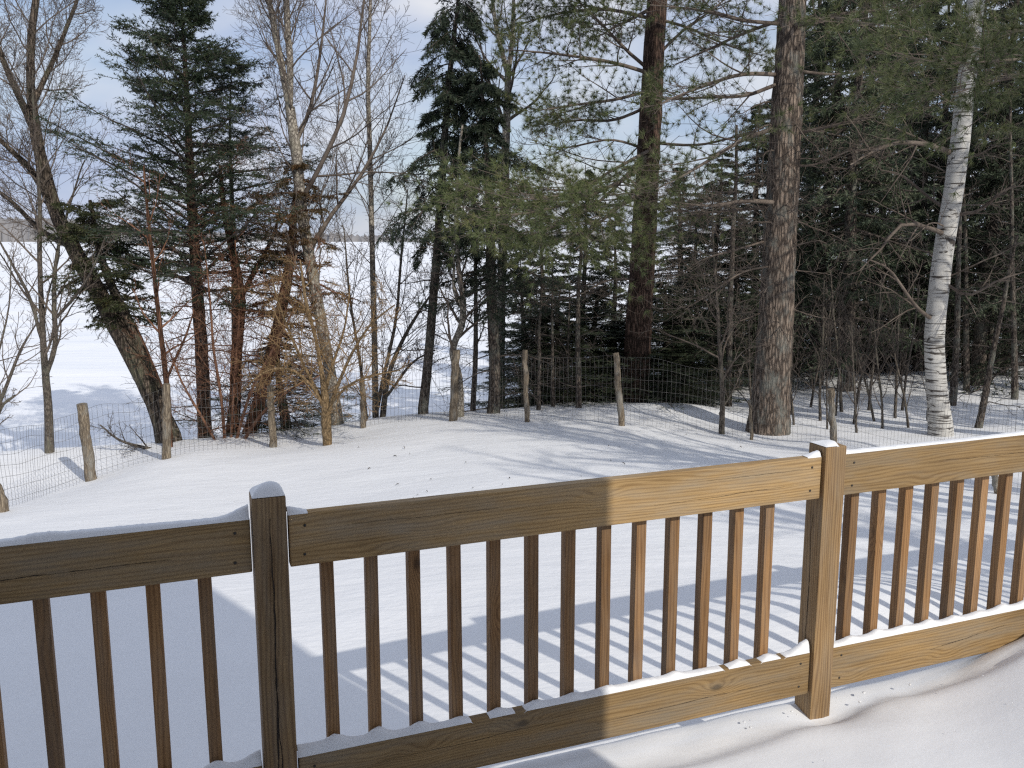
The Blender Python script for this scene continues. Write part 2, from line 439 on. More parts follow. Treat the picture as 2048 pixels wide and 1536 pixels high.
# ------------------------------------------------------------------ terrain
CTRL = [(-3, 3, -2.28), (-.45, 3.7, -2.15), (-.7, 4.15, -2.19), (-.2, 4.7, -2.17), (2, 5, -2.10), (4.5, 5, -2.1), (-3, 5, -2.42), (-5.5, 4, -2.6),
        (7, 6, -2.2), (0, 1, -2.2), (5, 0, -2.2), (-6, 0, -2.5), (14, 4, -2.3), (20, -6, -2.4), (0, -12, -2.3), (-14, -6, -2.7), (14, -16, -2.4),
        (-9, 7, -3.0), (-14, 10, -3.4), (-5.6, 9.4, -3.0), (-5.63, 11.3, -3.19), (-4.7, 11.6, -3.00), (-3.4, 12.2, -2.97), (-2.25, 13, -2.86),
        (-.87, 12.6, -2.68), (.21, 12.2, -2.62), (1.49, 11.7, -2.57), (2.8, 11.5, -2.67), (3.5, 11.7, -2.72), (4.3, 11.2, -2.66), (6, 12.2, -2.80),
        (4.4, 8, -2.42), (8, 9, -2.5), (13, 12, -2.7), (-.1, 9, -2.48), (2.2, 8.5, -2.36), (-2.6, 8.5, -2.72), (-4.2, 7.5, -2.72),
        (2.2, 14, -2.70), (6.3, 16, -2.95), (8.9, 18.5, -2.92), (5, 22, -3.0), (12, 26, -3.0), (18, 18, -2.9), (22, 30, -3.0), (-7, 12.9, -3.19), (-12, 14, -3.4), (30, 10, -2.7), (-30, 0, -3.4), (30, -25, -2.5), (-30, -25, -3)]
_cp = np.array(CTRL, float)
def _phi(r): return np.sqrt(r * r + 0.6)
_A = _phi(np.linalg.norm(_cp[:, None, :2] - _cp[None, :, :2], axis=2)) + 0.05 * np.eye(len(_cp))
_w = np.linalg.solve(_A, _cp[:, 2] + 2.7)
SHORE = np.array([(-60, 11), (-14, 13.0), (-7, 13.4), (-4.6, 13.6), (-2.5, 14.2), (0, 14.2), (2, 15.6), (4, 20), (6, 25), (12, 31), (25, 36), (60, 40)], float)
LAKE_Z = -4.15
_waves = [(rng.normal(0, 1, 2), rng.random() * 6.28) for _ in range(28)]
def land(x, y):
    x = np.asarray(x, float); y = np.asarray(y, float)
    z = np.zeros(x.shape) - 2.7
    for (cx, cy, _), w in zip(_cp, _w): z = z + w * _phi(np.hypot(x - cx, y - cy))
    return z
def ground(x, y):
    """snow surface, world z"""
    x = np.asarray(x, float); y = np.asarray(y, float)
    z = land(x, y)
    d = y - np.interp(x, SHORE[:, 0], SHORE[:, 1])
    n = 0
    for i, (k, p) in enumerate(_waves):
        f = 0.5 * 1.12 ** i
        n = n + np.sin((k[0] * x + k[1] * 1.6 * y) * f + p) / (1 + i * 0.55)
    z = z + 0.014 * n
    s = np.clip((d + 0.6) / 4.0, 0, 1); s = s * s * (3 - 2 * s)
    z = z * (1 - s) + (LAKE_Z - 0.5) * s
    # wind-packed mound beyond the deck and drifts round the big pine
    z = z + 0.16 * np.exp(-(((x - 2.0) / 0.8) ** 2 + ((y - 4.6) / 0.45) ** 2))
    z = z + 0.10 * np.exp(-(((x - 2.75) / 0.9) ** 2 + ((y - 13.7) / 0.5) ** 2)) + 0.15 * np.exp(-(((x - 8.8) / 1.2) ** 2 + ((y - 18) / 0.9) ** 2))
    return z + CZ
def gz(x, y): return float(ground(np.array([x]), np.array([y]))[0])

xs = np.concatenate([np.arange(-45, -11, 1.0), np.arange(-11, 14, 0.13), np.arange(14, 46, 1.0)])
ys = np.concatenate([np.arange(-30, 1, 1.2), np.arange(1, 16, 0.13), np.arange(16, 46, 0.5)])
gx, gy = np.meshgrid(xs, ys)
gv = np.stack([gx, gy, ground(gx, gy)], -1).reshape(-1, 3)
nx, ny = len(xs), len(ys)
ii = (np.arange(ny - 1)[:, None] * nx + np.arange(nx - 1)[None]).ravel()
tag(link('snowy_ground', mesh_np('snowy_ground', gv, np.stack([ii, ii + 1, ii + nx + 1, ii + nx], -1), smooth=True), SNOW), kind='structure')
# frozen lake to the horizon
lz = LAKE_Z + CZ
lx = np.concatenate([-np.geomspace(2500, 20, 14), np.linspace(-16, 16, 9), np.geomspace(20, 2500, 14)])
ly = np.concatenate([[-60, -20, 0], np.linspace(8, 60, 14), np.geomspace(75, 2600, 14)])
qx, qy = np.meshgrid(lx, ly); qi = (np.arange(len(ly) - 1)[:, None] * len(lx) + np.arange(len(lx) - 1)[None]).ravel()
lv = np.stack([qx, qy, np.full_like(qx, lz)], -1).reshape(-1, 3)
# keep the lake sheet under the land behind the house
lv[lv[:, 1] < 5, 2] = lz - 6
tag(link('frozen_lake', mesh_np('frozen_lake', lv, np.stack([qi, qi + 1, qi + len(lx) + 1, qi + len(lx)], -1)), LAKE), kind='structure')

# far shore: a wooded bank, one mass at this distance
def far_shore():
    g = Geo(); r = np.random.default_rng(3)
    for lay, (Y0, hmul) in enumerate(((860, 1.0), (905, 1.35))):
        xa = np.arange(-900, 900, 2.2)
        env = 9 + 14 * np.exp(-((xa + 560) / 150) ** 2) + 3 * np.sin(xa / 90) + 2 * np.sin(xa / 37 + 1)
        h = np.maximum(3, env * hmul * 0.75 + r.normal(0, 1.3, len(xa)) + 1.2 * np.sin(xa * 1.7))
        y = Y0 + 12 * np.sin(xa / 60) + r.normal(0, 3, len(xa))
        rows = [np.stack([xa, y, np.full_like(xa, lz - 1)], 1), np.stack([xa + r.normal(0, .6, len(xa)), y + 3, lz + h * .75], 1),
                np.stack([xa, y + 7, lz + h], 1), np.stack([xa, y + 30, lz + h * .6], 1), np.stack([xa, y + 34, np.full_like(xa, lz - 1)], 1)]
        v = np.stack(rows, 0).reshape(-1, 3); m = len(xa)
        i = (np.arange(4)[:, None] * m + np.arange(m - 1)[None]).ravel()
        g.add(v, np.stack([i, i + 1, i + m + 1, i + m], -1))
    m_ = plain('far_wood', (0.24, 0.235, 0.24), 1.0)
    return link('far_shore', g.mesh('far_shore'), m_)
tag(far_shore(), 'low grey wooded shore on the far side of the lake', 'woods', kind='stuff')

# ------------------------------------------------------------------ deck frame of reference
RB = np.array([-0.6316, 2.3671]); RU = np.array([0.93369, 0.35808]); RN = np.array([-0.35808, 0.93369])
PHI = math.atan2(RU[1], RU[0])
def dk(s, w, z):
    """s metres along the railing from the left post, w metres in from its front face towards the house"""
    p = RB + RU * s - RN * w
    return (float(p[0]), float(p[1]), float(z + CZ))

def board(name, lx_, ly_, lz_, m, bevel=0.004, taper=None):
    bm = bmesh.new(); bmesh.ops.create_cube(bm, size=1)
    bmesh.ops.scale(bm, vec=(lx_, ly_, lz_), verts=bm.verts)
    bmesh.ops.bevel(bm, geom=bm.edges[:], offset=bevel, segments=2, affect='EDGES', profile=0.6)
    me = bpy.data.meshes.new(name); bm.to_mesh(me); bm.free(); me.materials.append(m)
    return me

# ------------------------------------------------------------------ house (behind the eye; throws the shade on the left)
def house():
    cs = RB + RU * 1.02 + RN * 0.0                      # shadow edge on the railing
    back = np.array([math.sin(_a), -math.cos(_a)])
    dist = (np.dot(cs, RN) + 0.75) / (-np.dot(back, RN))
    cor = cs + back * dist                              # the house corner that throws it
    root = empty('house', (float(cor[0]), float(cor[1]), gz(float(cor[0]), float(cor[1])) - 0.2))
    root.rotation_euler = (0, 0, PHI)
    z0 = root.location.z; top = CZ + 3.55 - z0
    Lh, Dh = 11.0, 7.5
    def bx(name, x0, x1, y0, y1, za, zb, m, par=root):
        me = board(name, x1 - x0, y1 - y0, zb - za, m, 0.01)
        return link(name, me, None, par, ((x0 + x1) / 2, (y0 + y1) / 2, (za + zb) / 2))
    bx('wall', -Lh, 0, -Dh, 0, 0, top, SIDING)
    g = Geo()
    o = 0.6
    v = np.array([(-Lh - o, o, top - .12), (o * .2, o, top - .12), (-Lh - o, -Dh / 2, top + 2.6), (o * .2, -Dh / 2, top + 2.6), (-Lh - o, -Dh - o, top - .12), (o * .2, -Dh - o, top - .12)], float)
    v2 = v + np.array([0, 0, .2])
    V = np.concatenate([v, v2]); Q = [(0, 1, 3, 2), (2, 3, 5, 4), (6, 8, 9, 7), (8, 10, 11, 9), (0, 6, 7, 1), (4, 5, 11, 10), (0, 2, 8, 6), (2, 4, 10, 8), (1, 7, 9, 3), (3, 9, 11, 5)]
    g.add(V, np.array(Q)); link('roof', g.mesh('roof'), ROOFING, root)
    for xg, tri in ((-Lh, (0, 2, 1)), (0, (0, 1, 2))):
        g = Geo(); g.add(np.array([(xg, -.01, top - .02), (xg, -Dh + .01, top - .02), (xg, -Dh / 2, top + 2.5)], float), None, np.array([tri]))
        link('gable', g.mesh('gable'), SIDING, root)
    wz = CZ - z0
    fr = link('window', board('window', 1.5, .06, 1.3, TRIM, .008), None, root, (-2.45, .02, wz - .1))
    link('pane', board('pane', 1.34, .02, 1.14, plain('window_glass', (0.03, 0.035, 0.04), 0.05), .004), None, fr, (0, .035, 0))
    dr = link('door', board('door', .95, .07, 2.05, TRIM, .01), None, root, (-4.6, .02, wz - .74))
    link('handle', board('handle', .03, .06, .14, SCREW, .006), None, dr, (.38, .06, -.05))
    return tag(root, 'grey sided house beside the deck, casting the shade on the left', 'house')
house()

# ------------------------------------------------------------------ deck
ZD = -1.83
root = empty('deck', dk(1.5, 1.4, ZD)); root.rotation_euler = (0, 0, PHI)
tag(root, 'raised wooden deck under drifted snow behind the railing', 'deck')
me = board('floor_board', 9.0, 0.138, 0.035, WOOD_X, .004)
for i in range(21):
    link('floor_board', me, None, root, (0, -1.40 - .02 + 0.145 * i, 0))
link('rim_board', board('rim_board', 9.0, .04, .2, WOOD_X, .004), None, root, (0, 1.55, -.125))
me = board('support_post', .14, .14, .9, WOOD_POST, .006)
for s in (-4.2, -2.1, 0.1, 2.2, 4.3): link('support_post', me, None, root, (s, 1.42, -.5))

# snow lying on the deck
def deck_snow():
    S = np.arange(-2.9, 5.9, 0.035); Wd = np.arange(-0.13, 2.95, 0.03)
    s, w = np.meshgrid(S, Wd)
    def sm(v): v = np.clip(v, 0, 1); return v * v * (3 - 2 * v)
    n = sum(np.sin((k[0] * s + k[1] * w) * 1.6 * 1.13 ** i + p) / (1 + i * .6) for i, (k, p) in enumerate(_waves))
    rough = sum(np.sin((k[1] * s + k[0] * w) * 9 * 1.12 ** i + p * 2) / (1 + i * .3) for i, (k, p) in enumerate(_waves))
    lip = 0.10 + 0.05 * np.sin(s * 2.1 + .6) + 0.03 * np.sin(s * 5.3)
    lip = lip - 0.03 * sm((s - 2.0) / .6)
    z = -1.742 + 0.006 * n
    z = z + 0.0035 * rough * np.exp(-((w - .05) / .12) ** 2)
    z = z + 0.034 * sm((w - lip) / .10) + 0.05 * sm((w - lip) / .9)
    z = z + 0.27 * sm((s - 2.22 + 0.42 * np.minimum(w, 1.2)) / 1.35) * sm((w + .10) / .25 + .25)
    z = z - 0.05 * np.exp(-(((s - 1.92) / .14) ** 2 + ((w - .06) / .1) ** 2))
    z = np.where(w < -.09, z - (-.09 - w) * 1.2, z)
    P = RB[None, None] + RU * s[..., None] - RN * w[..., None]
    V = np.concatenate([P, (z + CZ)[..., None]], -1).reshape(-1, 3)
    m = len(S); i = (np.arange(len(Wd) - 1)[:, None] * m + np.arange(m - 1)[None]).ravel()
    Q = np.stack([i, i + m, i + m + 1, i + 1], -1)
    # outer edge closes down to the boards
    e0 = np.arange(m); low = V[e0].copy(); low[:, 2] = ZD - .02 + CZ
    Q2 = np.stack([e0[:-1], e0[1:], len(V) + e0[1:], len(V) + e0[:-1]], -1)
    V = np.concatenate([V, low]); Q = np.concatenate([Q, Q2])
    return link('deck_snow', mesh_np('deck_snow', V, Q, smooth=True), SNOW_FINE)
tag(deck_snow(), 'smooth white snowdrift lying over the deck', 'snow', kind='stuff')

# ------------------------------------------------------------------ railing
RAIL_T, RAIL_H, BH = 0.038, 0.155, 0.165
TOP_Z, BOT_Z = -0.77, -1.515                           # top edges of the two rails
PW = 0.092
railing = empty('deck_railing', dk(0.9, 0.0, -1.75))
tag(railing, 'wooden deck railing with square balusters running across the foreground', 'railing')
railing.rotation_euler = (0, 0, PHI)
_rinv = Matrix.Translation(Vector(dk(0.9, 0.0, -1.75))) @ Matrix.Rotation(PHI, 4, 'Z')
_rinv = _rinv.inverted()
def rl(s, w, z): return _rinv @ Vector(dk(s, w, z))
SEC = [(-1.965, -0.1), (0.0, 1.862), (1.960, 3.84), (3.93, 5.80)]
posts = [(-2.01, -.71), (-0.05, -.71), (1.911, -.735), (3.885, -.735), (5.85, -.735)]
pm = board('post', PW, PW, 1.22, WOOD_POST, .005)
post_objs = []
for k, (s, zt) in enumerate(posts):
    o = link('post', pm, None, railing, rl(s, -PW / 2 + .014, zt - .61))
    post_objs.append(o)
post_objs[1]['label'] = 'shaded post with a long crack down its face'
post_objs[2]['label'] = 'sunlit post with snow on its top'
# the long drying crack of the shaded post: a dark jagged groove strip
def crack(post, x0, z1, z0, wmax, seed):
    r = np.random.default_rng(seed); n = 46
    zz = np.linspace(z1, z0, n); x = x0 + np.cumsum(r.normal(0, .0011, n)); wv = wmax * (np.sin(np.linspace(.15, 3.0, n)) * .75 + .25) * (0.4 + r.random(n))
    V = []
    yf = -PW / 2
    for i in range(n): V += [(x[i] - wv[i], yf - .0012, zz[i]), (x[i], yf - .0004, zz[i]), (x[i] + wv[i], yf - .0012, zz[i])]
    Q = []
    for i in range(n - 1):
        a = i * 3; Q += [(a, a + 1, a + 4, a + 3), (a + 1, a + 2, a + 5, a + 4)]
    return link('crack', mesh_np('crack', np.array(V), np.array(Q)), CRACK, post)
crack(post_objs[1], .002, .55, -.45, .0022, 5)
crack(post_objs[1], -.006, .1, -.55, .0010, 6)
o = crack(post_objs[2], 0, .35, -.3, .0014, 8); o.rotation_euler = (0, 0, -math.pi / 2)
bal_len = (TOP_Z - 0.03) - (BOT_Z - 0.13)
bm_ = board('baluster', 0.037, 0.037, bal_len, WOOD_Z, .002)
scr = None
def screw_mesh():
    g = Geo(); a = np.arange(8) * np.pi / 4
    ring = np.stack([.0042 * np.cos(a), np.full(8, -.0012), .0042 * np.sin(a)], 1); ring2 = ring * .75 + np.array([0, -.0004, 0])
    V = np.concatenate([ring * [1, 0, 1], ring, [[0, -.0008, 0]]])
    Q = np.array([(i, (i + 1) % 8, 8 + (i + 1) % 8, 8 + i) for i in range(8)])
    T = np.array([(8 + i, 8 + (i + 1) % 8, 16) for i in range(8)])
    g.add(V, Q, T); return g.mesh('screw')
SCM = screw_mesh(); SCM.materials.append(SCREW)
for k, (a, b) in enumerate(SEC):
    L_ = b - a
    tr = link('top_rail', board('top_rail', L_ - .004, RAIL_T, RAIL_H, WOOD_X), None, railing, rl((a + b) / 2, -RAIL_T / 2, TOP_Z - RAIL_H / 2))
    br = link('bottom_rail', board('bottom_rail', L_ - .004, RAIL_T, BH, WOOD_X), None, railing, rl((a + b) / 2, -RAIL_T / 2, BOT_Z - BH / 2))
    for rail, hh in ((tr, RAIL_H), (br, BH)):
        for sx in (-1, 1):
            for sz in (-.28, .27):
                link('screw', SCM, None, rail, (sx * (L_ / 2 - .045) + .006 * sz, -RAIL_T / 2 - .0006, sz * hh))
    n = 13 if k < 3 else 14
    first = {0: a + .02, 1: 0.112, 2: a + .1, 3: a + .1}[k]
    for i in range(15):
        s = first + i * 0.1307
        if k == 0: s = b - 0.128 - i * 0.1365
        if s < a + .04 or s > b - (.08 if k == 1 else .05): continue
        o = link('baluster', bm_, None, railing, rl(s, -RAIL_T - 0.0195, (TOP_Z - 0.03 + BOT_Z - 0.13) / 2))
        o.rotation_euler = (float(rng.normal(0, .002)), float(rng.normal(0, .003)), float(rng.normal(0, .02)))

def rail_crack(rail, x0, x1, z0, dz, wmax, seed):
    r = np.random.default_rng(seed); n = 60
    x = np.linspace(x0, x1, n); z = z0 + np.linspace(0, dz, n) + np.cumsum(r.normal(0, .0006, n)); wv = wmax * (.25 + r.random(n)) * np.sin(np.linspace(.1, 3.04, n)) ** .5
    yf = -RAIL_T / 2; V = []
    for i in range(n): V += [(x[i], yf - .0009, z[i] - wv[i]), (x[i], yf - .0004, z[i]), (x[i], yf - .0009, z[i] + wv[i])]
    Q = []
    for i in range(n - 1):
        a = i * 3; Q += [(a, a + 3, a + 4, a + 1), (a + 1, a + 4, a + 5, a + 2)]
    return link('crack', mesh_np('crack', np.array(V), np.array(Q)), CRACK, rail)
_tops = [o for o in railing.children if o.name.startswith('top_rail')]; _bots = [o for o in railing.children if o.name.startswith('bottom_rail')]
rail_crack(_tops[0], -.2, .72, -.018, .012, .0011, 31)
rail_crack(_tops[1], .25, .86, -.028, .010, .0006, 32); rail_crack(_tops[1], -.75, -.3, .03, -.006, .0005, 33); rail_crack(_tops[1], .45, .9, .036, .004, .0005, 37)
rail_crack(_bots[1], .05, .9, -.018, .012, .0009, 34); rail_crack(_bots[1], -.7, -.1, .012, .008, .0006, 35)
rail_crack(_bots[2], -.45, -.05, -.012, .040, .0012, 36); rail_crack(_tops[2], -.6, .1, .01, -.012, .0006, 38)

# snow on the rails and posts
def snow_strip(name, s0, s1, w0, w1, ztop, thick, label):
    """thick(s): depth of snow along the board; rounded across"""
    S = np.arange(s0, s1, .008); n = len(S); C = 9
    cv = np.linspace(-1, 1, C)
    th = np.array([thick(s) for s in S]); th = np.clip(th + rng.normal(0, .0007, n), -.004, None)
    V = np.zeros((n, C, 3)); 
    for j, c in enumerate(cv):
        prof = max(0, 1 - abs(c) ** 3.2)
        w = (w0 + w1) / 2 + c * (w1 - w0) / 2
        for i in range(n):
            V[i, j] = dk(S[i], w, ztop + th[i] * prof + (.0015 if th[i] > 0 else -.003) - (.003 if j in (0, C - 1) else 0))
    keep = th > .0008
    i = (np.arange(n - 1)[:, None] * C + np.arange(C - 1)[None])
    ok = (keep[:-1] | keep[1:])[:, None] & np.ones((1, C - 1), bool)
    i = i[ok]
    if len(i) == 0: return None
    o = link(name, mesh_np(name, V.reshape(-1, 3), np.stack([i, i + 1, i + C + 1, i + C], -1), smooth=True), SNOW_FINE)
    o.data.polygons.foreach_set('use_smooth', np.ones(len(o.data.polygons), bool))
    return tag(o, label, 'snow', kind='stuff')
def lump(s, c, w, h): return h * math.exp(-((s - c) / w) ** 2)
snow_strip('rail_snow', -1.96, -.1, -.037, .0, TOP_Z, lambda s: .010 + .003 * math.sin(s * 9) + lump(s, -.62, .05, .006) + lump(s, -.1, .05, .028), 'thin snow along the top rail left of the shaded post')
snow_strip('rail_snow', 0.0, 1.862, -.037, .0, TOP_Z, lambda s: -.003 + lump(s, 0, .045, .02) + lump(s, 1.862, .045, .020), 'little snow heaps at the ends of the middle top rail')
snow_strip('rail_snow', 1.96, 3.84, -.037, .0, TOP_Z, lambda s: .004 + .002 * math.sin(s * 7) + lump(s, 1.96, .03, .006), 'thin snow along the top rail right of the sunlit post')
mids = [0.112 + i * .1307 for i in range(14)]
def bot_mid(s):
    h = .004 + .006 * math.sin(s * 6.0 + 1.0)
    if s < .25: h += .018 * (1 - s / .25)
    for i, m_ in enumerate(mids): h += lump(s, m_ + .004, .030, (.018, .026, .02, .012, .017, .016, .010, .008, .004, .012, .002, .015, .016, 0)[i % 14])
    return h + lump(s, 1.86, .06, .04)
snow_strip('rail_snow', 0.0, 1.862, -.037, .001, BOT_Z, bot_mid, 'snow heaped round the baluster feet on the middle bottom rail')
def bot_r(s):
    h = .010 + .003 * math.sin(s * 9)
    for i in range(15): h += lump(s, 2.06 + i * .1307, .028, .010 + .004 * math.sin(i * 2.3))
    return h
snow_strip('rail_snow', 1.96, 3.84, -.037, .001, BOT_Z, bot_r, 'even snow on the bottom rail right of the sunlit post')
snow_strip('rail_snow', -1.96, -.1, -.037, .001, BOT_Z, lambda s: .006 + lump(s, -.1, .05, .03) + sum(lump(s, -.228 - i * .1365, .03, .022) for i in range(13)), 'snow heaped on the bottom rail left of the shaded post')
def post_cap(s, zt, h, label, cover=1.0):
    n = 13; t = np.linspace(-1, 1, n); X, Y = np.meshgrid(t, t)
    dome = h * np.clip(1 - np.maximum(np.abs(X), np.abs(Y)) ** 2.4, 0, 1) ** .7 * (1 + .25 * np.sin(X * 2.1 + 1) + .15 * np.sin(Y * 3))
    if cover < 1: dome = np.where(X + .5 * Y > cover, -.003, dome)
    V = np.array([dk(s + x * PW * .485, -PW / 2 + .014 + y * PW * .485, zt + .0012 + d) for x, y, d in zip(X.ravel(), Y.ravel(), dome.ravel())])
    i = (np.arange(n - 1)[:, None] * n + np.arange(n - 1)[None]).ravel()
    Q = np.stack([i, i + n, i + n + 1, i + 1], -1)
    return tag(link('post_snow_cap', mesh_np('post_snow_cap', V, Q, smooth=True), SNOW_FINE), label, 'snow', kind='stuff')
post_cap(-.05, -.71, .027, 'rounded snow cap on top of the shaded post')
post_cap(1.911, -.735, .008, 'thin patch of snow on top of the sunlit post', .6)
post_cap(3.885, -.735, .02, 'snow cap on the railing post beyond the right edge')

# loose snow crumbs on the deck by the sunlit post
def crumbs():
    g = Geo(); r = np.random.default_rng(12)
    bm = bmesh.new(); bmesh.ops.create_icosphere(bm, subdivisions=2, radius=1)
    bv = np.array([v.co[:] for v in bm.verts]); bt = np.array([[v.index for v in f.verts] for f in bm.faces]); bm.free()
    for k in range(30):
        s = r.normal(1.85, .22); w = r.uniform(-.06, .08); rad = r.uniform(.002, .006)
        if k > 22: s = r.uniform(1.2, 2.6); w = r.uniform(.1, .8); rad = r.uniform(.002, .004)
        if abs(s - 1.911) < .075 or w < -.03: continue
        zz = -1.735 + (.06 if w > .1 else 0)
        if s > 2.0: zz += .09 * (s - 2.0)
        v = bv * rad * r.uniform(.5, 1.2, 3) * [1.3, 1.3, .6] * (1 + .2 * r.standard_normal((len(bv), 1))) + np.array(dk(s, w, zz))
        g.add(v, None, bt)
    return link('snow_crumbs', g.mesh('snow_crumbs', smooth=True), SNOW_FINE)
tag(crumbs(), 'loose crumbs of snow on the deck below the railing', 'snow', kind='stuff')


# ------------------------------------------------------------------ trees
def stem_path(pts, Y, n=36, wob=0.003):
    """pts: (px, py, width_px[, dY]) from the foot up"""
    rows = []
    for q in pts:
        yy = Y + (q[3] if len(q) > 3 else 0)
        rows.append([*W(q[0], q[1], yy), q[2] * 0.5 * yy / F_PX])
    a = spline(rows, n)
    for q in range(1, 4): a[1:-1, :2] += (wob * 4 / q) * np.sin(np.linspace(0, 3 * q, n)[1:-1, None] + rng.random(2) * 6.28)
    a[1:-1, :2] += wob * .4 * rng.standard_normal((n - 2, 2))
    a[:, 3] = np.maximum(a[:, 3], .002)
    return a[None, :, :3], a[None, :, 3]

def root_flare(P, R, amt=0.5, h=0.35):
    z = P[0, :, 2] - P[0, 0, 2]
    R = R.copy(); R[0] *= 1 + amt * np.exp(-z / h); return R

def sink(P, d=0.25):
    """run the foot of a trunk into the snow"""
    P = P.copy(); g = gz(P[0, 0, 0], P[0, 0, 1]); dirv = norm(P[0, 1] - P[0, 0])
    P[0, 0] = P[0, 0] + np.array([0, 0, min(0, g - P[0, 0, 2]) - d])
    return P

def finish(name, label, cat, group, base, parts):
    base = np.array(base)
    root = empty(name, base.tolist())
    tag(root, label, cat, group)
    for pn, geo, m, smooth in parts:
        if geo.n:
            o = link(pn, geo.mesh(pn, base, smooth), m, root)
            if pn != 'trunk': o['kind'] = 'stuff'
    return root

def bare_tree(name, label, Y, stems, n1=(14,), n2=8, n3=6, n4=0, l1=0.35, t0=0.25, up=0.05, ang=(30, 60), bark=None, twig=None,
              group=None, sides=12, extra=(), foot=True, rmin=0.0024, cat='tree', flare=.18, wig=.09, bump=.02, l1abs=None, r1max=.035, ws=1.0):
    bark = bark or BARK_GREY; twig = twig or TWIG
    tg, bg, wg = Geo(), Geo(), Geo()
    base = None
    for k, st in enumerate(stems):
        P, R = stem_path(st, Y, 40); R = np.maximum(R * ws, .002)
        if k == 0 and foot:
            R = root_flare(P, R, flare); P = sink(P); base = P[0, 1]
        elif base is None: base = P[0, 0]
        tubes(tg, P, R, sides, bump=bump)
        nn = n1[min(k, len(n1) - 1)]
        if not nn: continue
        Ls = (lambda t, L: l1abs * (1.15 - .5 * t) + 0 * L) if l1abs else (lambda t, L: l1 * L * (1.15 - .75 * t))
        P1, R1 = grow(P, R, nn, t0 if k == 0 else .12, .99, ang, Ls, 9, up, wig, .5, rmin * 1.6, r1max)
        for e in extra if k == 0 else ():
            pe, re = stem_path(e, Y, 9); P1 = np.concatenate([P1, pe]); R1 = np.concatenate([R1, re])
        tubes(bg, P1, R1, 5)
        P2, R2 = grow(P1, R1, n2, .15, 1, (28, 62), lambda t, L: .48 * L * (1.1 - .6 * t), 6, up * .8, wig, .55, rmin * 1.2)
        tubes(bg, P2, R2, 3)
        if n3:
            P3, R3 = grow(P2, R2, n3, .12, 1, (25, 60), lambda t, L: .5 * L * (1.1 - .5 * t), 5, up * .6, wig * 1.3, .6, rmin)
            tubes(wg, P3, R3, 3)
            if n4:
                P4, R4 = grow(P3, R3, n4, .15, 1, (25, 55), lambda t, L: .5 * L, 4, up * .5, wig * 1.3, .7, rmin * .85)
                tubes(wg, P4, R4, 3)
    return finish(name, label, cat, group, base, [('trunk', tg, bark, True), ('branches', bg, twig, True), ('twigs', wg, twig, False)])

def conifer_geo(P, R, n1, prof, t0, t1, elev, n2=12, n3=5, droop=-.10, per3=12, per2=12, ln=.05, wd=.011, dead=0, l2=.42, tipup=.10, ang2=(40, 65), hang=-.03, deadlen=1.0, sides=3):
    bg, ng = Geo(), Geo()
    P1, R1 = grow(P, R, n1, t0, t1, elev, lambda t, L: prof(t) + 0 * L, 9, lambda f: droop if f < .55 else tipup, .07, .30, .005, .03, jit=(.5, .8))
    tubes(bg, P1, R1, 4)
    P2, R2 = grow(P1, R1, n2, .12, 1, ang2, lambda t, L: l2 * L * (1.05 - .8 * t) + .06, 5, hang, .08, .5, .003, .01, flat=True)
    tubes(bg, P2, R2, sides)
    blades(ng, P1, per2 * 2, ln, wd, (35, 70), .35)
    blades(ng, P2, per2, ln, wd, (30, 65))
    if n3:
        P3, R3 = grow(P2, R2, n3, .1, 1, (35, 60), lambda t, L: .45 * L * (1.1 - .5 * t) + .03, 4, hang * 1.3, .10, .6, .002, .006, flat=True)
        blades(ng, P3, per3, ln, wd, (25, 60))
    if dead:
        D1, E1 = grow(P, R, dead, .04, t0 + .12, (70, 100), lambda t, L: deadlen + 0 * L, 7, -.03, .12, .2, .004, .012)
        tubes(bg, D1, E1, 4)
        D2, E2 = grow(D1, E1, 7, .2, 1, (30, 75), lambda t, L: .45 * L * (1.1 - .7 * t), 5, -.02, .16, .6, .0026)
        tubes(bg, D2, E2, 3)
        D3, E3 = grow(D2, E2, 4, .2, 1, (30, 75), lambda t, L: .5 * L, 4, 0, .16, .6, .0022)
        tubes(bg, D3, E3, 3)
    return bg, ng

def conifer(name, label, Y, stems, prof, n1=90, t0=.2, t1=.99, elev=(75, 105), bark=None, needle=None, group=None, cat='tree', twig=None, ws=1.0, **kw):
    tg = Geo(); P = None
    for k, st in enumerate(stems):
        p, r = stem_path(st, Y, 40, .006); r = np.maximum(r * ws, .002)
        if k == 0: r = root_flare(p, r, .25, .22); p = sink(p); P, R = p, r
        tubes(tg, p, r, 12, bump=.02)
    bg, ng = conifer_geo(P, R, n1, prof, t0, t1, elev, **kw)
    return finish(name, label, cat, group, P[0, 1], [('trunk', tg, bark or BARK_SPRUCE, True), ('branches', bg, twig or TWIG_DARK, False), ('crown', ng, needle or NEEDLE, False)])

